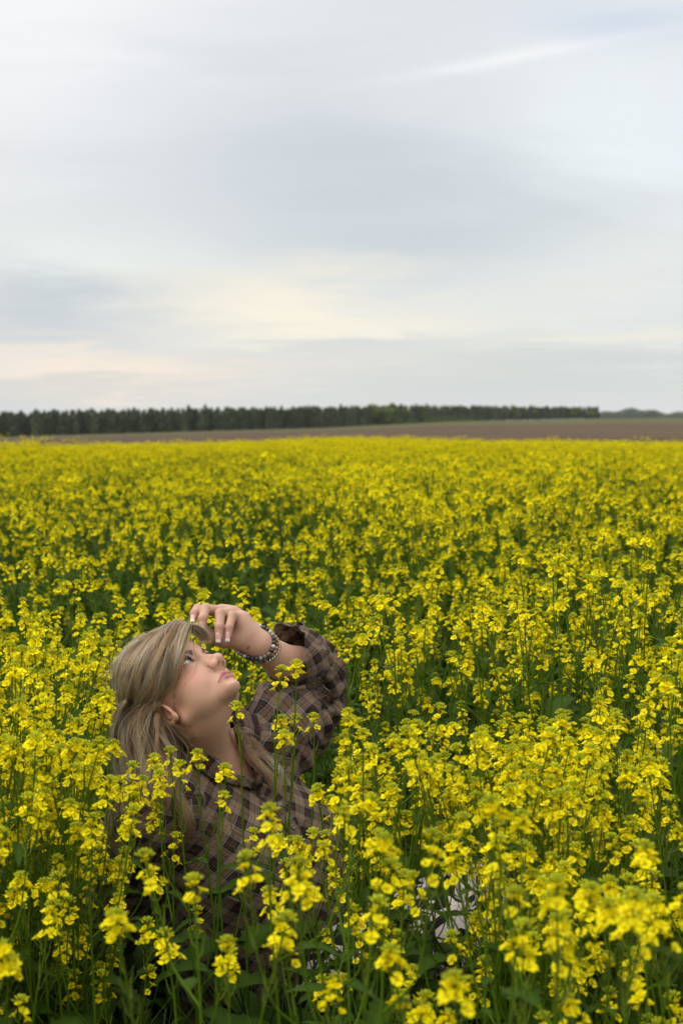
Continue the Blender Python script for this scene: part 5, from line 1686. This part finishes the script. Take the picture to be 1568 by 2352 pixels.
    # hero plants that can be told apart, each with its main head where it stands
    hero_spots = (
        (632, 1590, 2.42, 1, .06, 'tall mustard stem crossing her far shoulder, with the highest flower head before her shirt'),
        (676, 1596, 2.44, 1, .02, 'straight bare pale stem rising past her shirt buttons with small flowers on top'),
        (553, 1640, 2.40, 1, .03, 'single mustard stem in front of her throat and chest hair'),
        (402, 1742, 2.36, 1, .05, 'mustard plant flowering over the tips of her long hair'),
        (462, 1772, 2.30, 1, .05, 'mustard plant flowering in front of her near collar'),
        (272, 1812, 2.25, 4, .06, 'bushy mustard plant flowering below the hanging hair'),
        (508, 1850, 2.20, 0, .08, 'small rounded flower head before the middle of her shirt'),
        (620, 1955, 1.62, 2, .05, 'blurred mustard head hanging large in front of her waist'),
        (880, 2050, 1.52, 4, .06, 'large blurred mustard plant left of the cow print knees'),
        (1118, 1985, 1.78, 1, .06, 'blurred mustard head in front of the knees'),
        (1282, 1850, 1.90, 3, .05, 'tallest blurred mustard plant right of her knees'),
        (1400, 2090, 1.55, 4, .07, 'wide blurred mustard plant near the lower right corner'),
        (1195, 2225, 1.36, 3, .07, 'low blurred mustard plant at the bottom, right of the middle'),
        (1540, 2170, 1.40, 3, .06, 'blurred mustard plant cut by the right edge at the bottom'),
        (722, 1668, 2.50, 0, .02, 'short side shoot with one cross of flowers before her sleeve'),
        (110, 1905, 2.05, 3, .06, 'tall mustard plant on the far left in front of the rest'),
        (205, 1955, 2.00, 3, .06, 'mustard plant left of her propping arm'),
        (400, 2165, 1.75, 2, .05, 'low mustard plant in front of her waist with a drooping head'))
    for n, (hx, hy, Y, nb, lean, lab) in enumerate(hero_spots):
        tp = P(hx, hy, Y); gx = tp[0] + rr.uniform(-.04, .04) + (.02 if n == 0 else 0); gy = Y + rr.uniform(-.03, .03); gz = float(ground_z(gx, gy))
        H = tp[2] - gz - .07
        pr = make_proto(500 + n, H, nb, 5, 0.0, .75 if n < 3 else 1.0)
        # bend the whole plant so that its top comes to stand where it does
        sh = Vector((tp[0] - gx, tp[1] - gy, 0)) / H
        root = place_plant(pr, gx, gy, gz, 0.0, 1.0, lab, None, True)
        root.rotation_euler = (-sh.y, sh.x, 0)
    # the mass of the crop: plants beyond the first few hundred
    X, Yy, Z, Hh = x[far_mask], y[far_mask], z[far_mask], h[far_mask]
    k = Yy < 17
    for sel, lod, nm, lab in ((k, 1, 'mustard_crop', 'yellow flowering mustard crop filling the middle distance'), (~k, 2, 'far_mustard_crop', 'dense yellow band of mustard reaching to the ploughed field')):
        var = [crop_mesh(900 + i + 50 * lod, .72, (6 if lod == 1 else 7) + i % 4, 7 if lod == 1 else 5, lod) for i in range(9 if lod == 1 else 6)]
        n = int(sel.sum())
        rots = np.stack([rng.normal(0, .07, n), rng.normal(0, .07, n), rng.uniform(0, 6.28, n)], 1)
        scatter_object(nm, np.stack([X[sel], Yy[sel], Z[sel]], 1), rots, Hh[sel] / .72, rng.integers(0, len(var), n), var, lab)
        print(nm, n)
    # leafy undergrowth near the ground
    var = []
    for i in range(6):
        r2 = random.Random(70 + i); mb = MB()
        for j in range(11):
            V, F, C = r2.choice(LEAVES); L = r2.uniform(.07, .17)
            M = np.array(leaf_matrix((r2.uniform(-.04, .04), r2.uniform(-.04, .04), r2.uniform(0, .16)), r2.uniform(0, 6.28), L, r2.uniform(-.1, 1.0)))
            mb.add(V @ M[:3, :3].T + M[:3, 3], F, C * r2.uniform(.7, 1.3))
        for j in range(7):
            a = r2.uniform(0, 6.28); L = r2.uniform(.18, .42); b = r2.uniform(.05, .16); p0 = (r2.uniform(-.05, .05), r2.uniform(-.05, .05), 0)
            V, F = tube([p0, (p0[0] + cos(a) * b * .3, p0[1] + sin(a) * b * .3, L * .6), (p0[0] + cos(a) * b, p0[1] + sin(a) * b, L)], [.0022, .0018, .0004], 3, False)
            mb.add(V, F, np.array((.075, .13, .030)) * r2.uniform(.8, 1.3))
        var.append(mb.build('undergrowth_tuft', PLANT))
    gx, gy = grid(1.5, 17, lambda d: .105 if d < 5 else .17)
    kk = clear_of_woman(gx, gy) | (rng.uniform(0, 1, len(gx)) < .12); gx, gy = gx[kk], gy[kk]; n = len(gx)
    scatter_object('undergrowth', np.stack([gx, gy, ground_z(gx, gy)], 1), np.stack([rng.normal(0, .1, n), rng.normal(0, .1, n), rng.uniform(0, 6.28, n)], 1),
                   rng.uniform(.7, 1.5, n), rng.integers(0, 6, n), var, 'dark green leaves and grass between the mustard stems')
build_person()
build_crop()
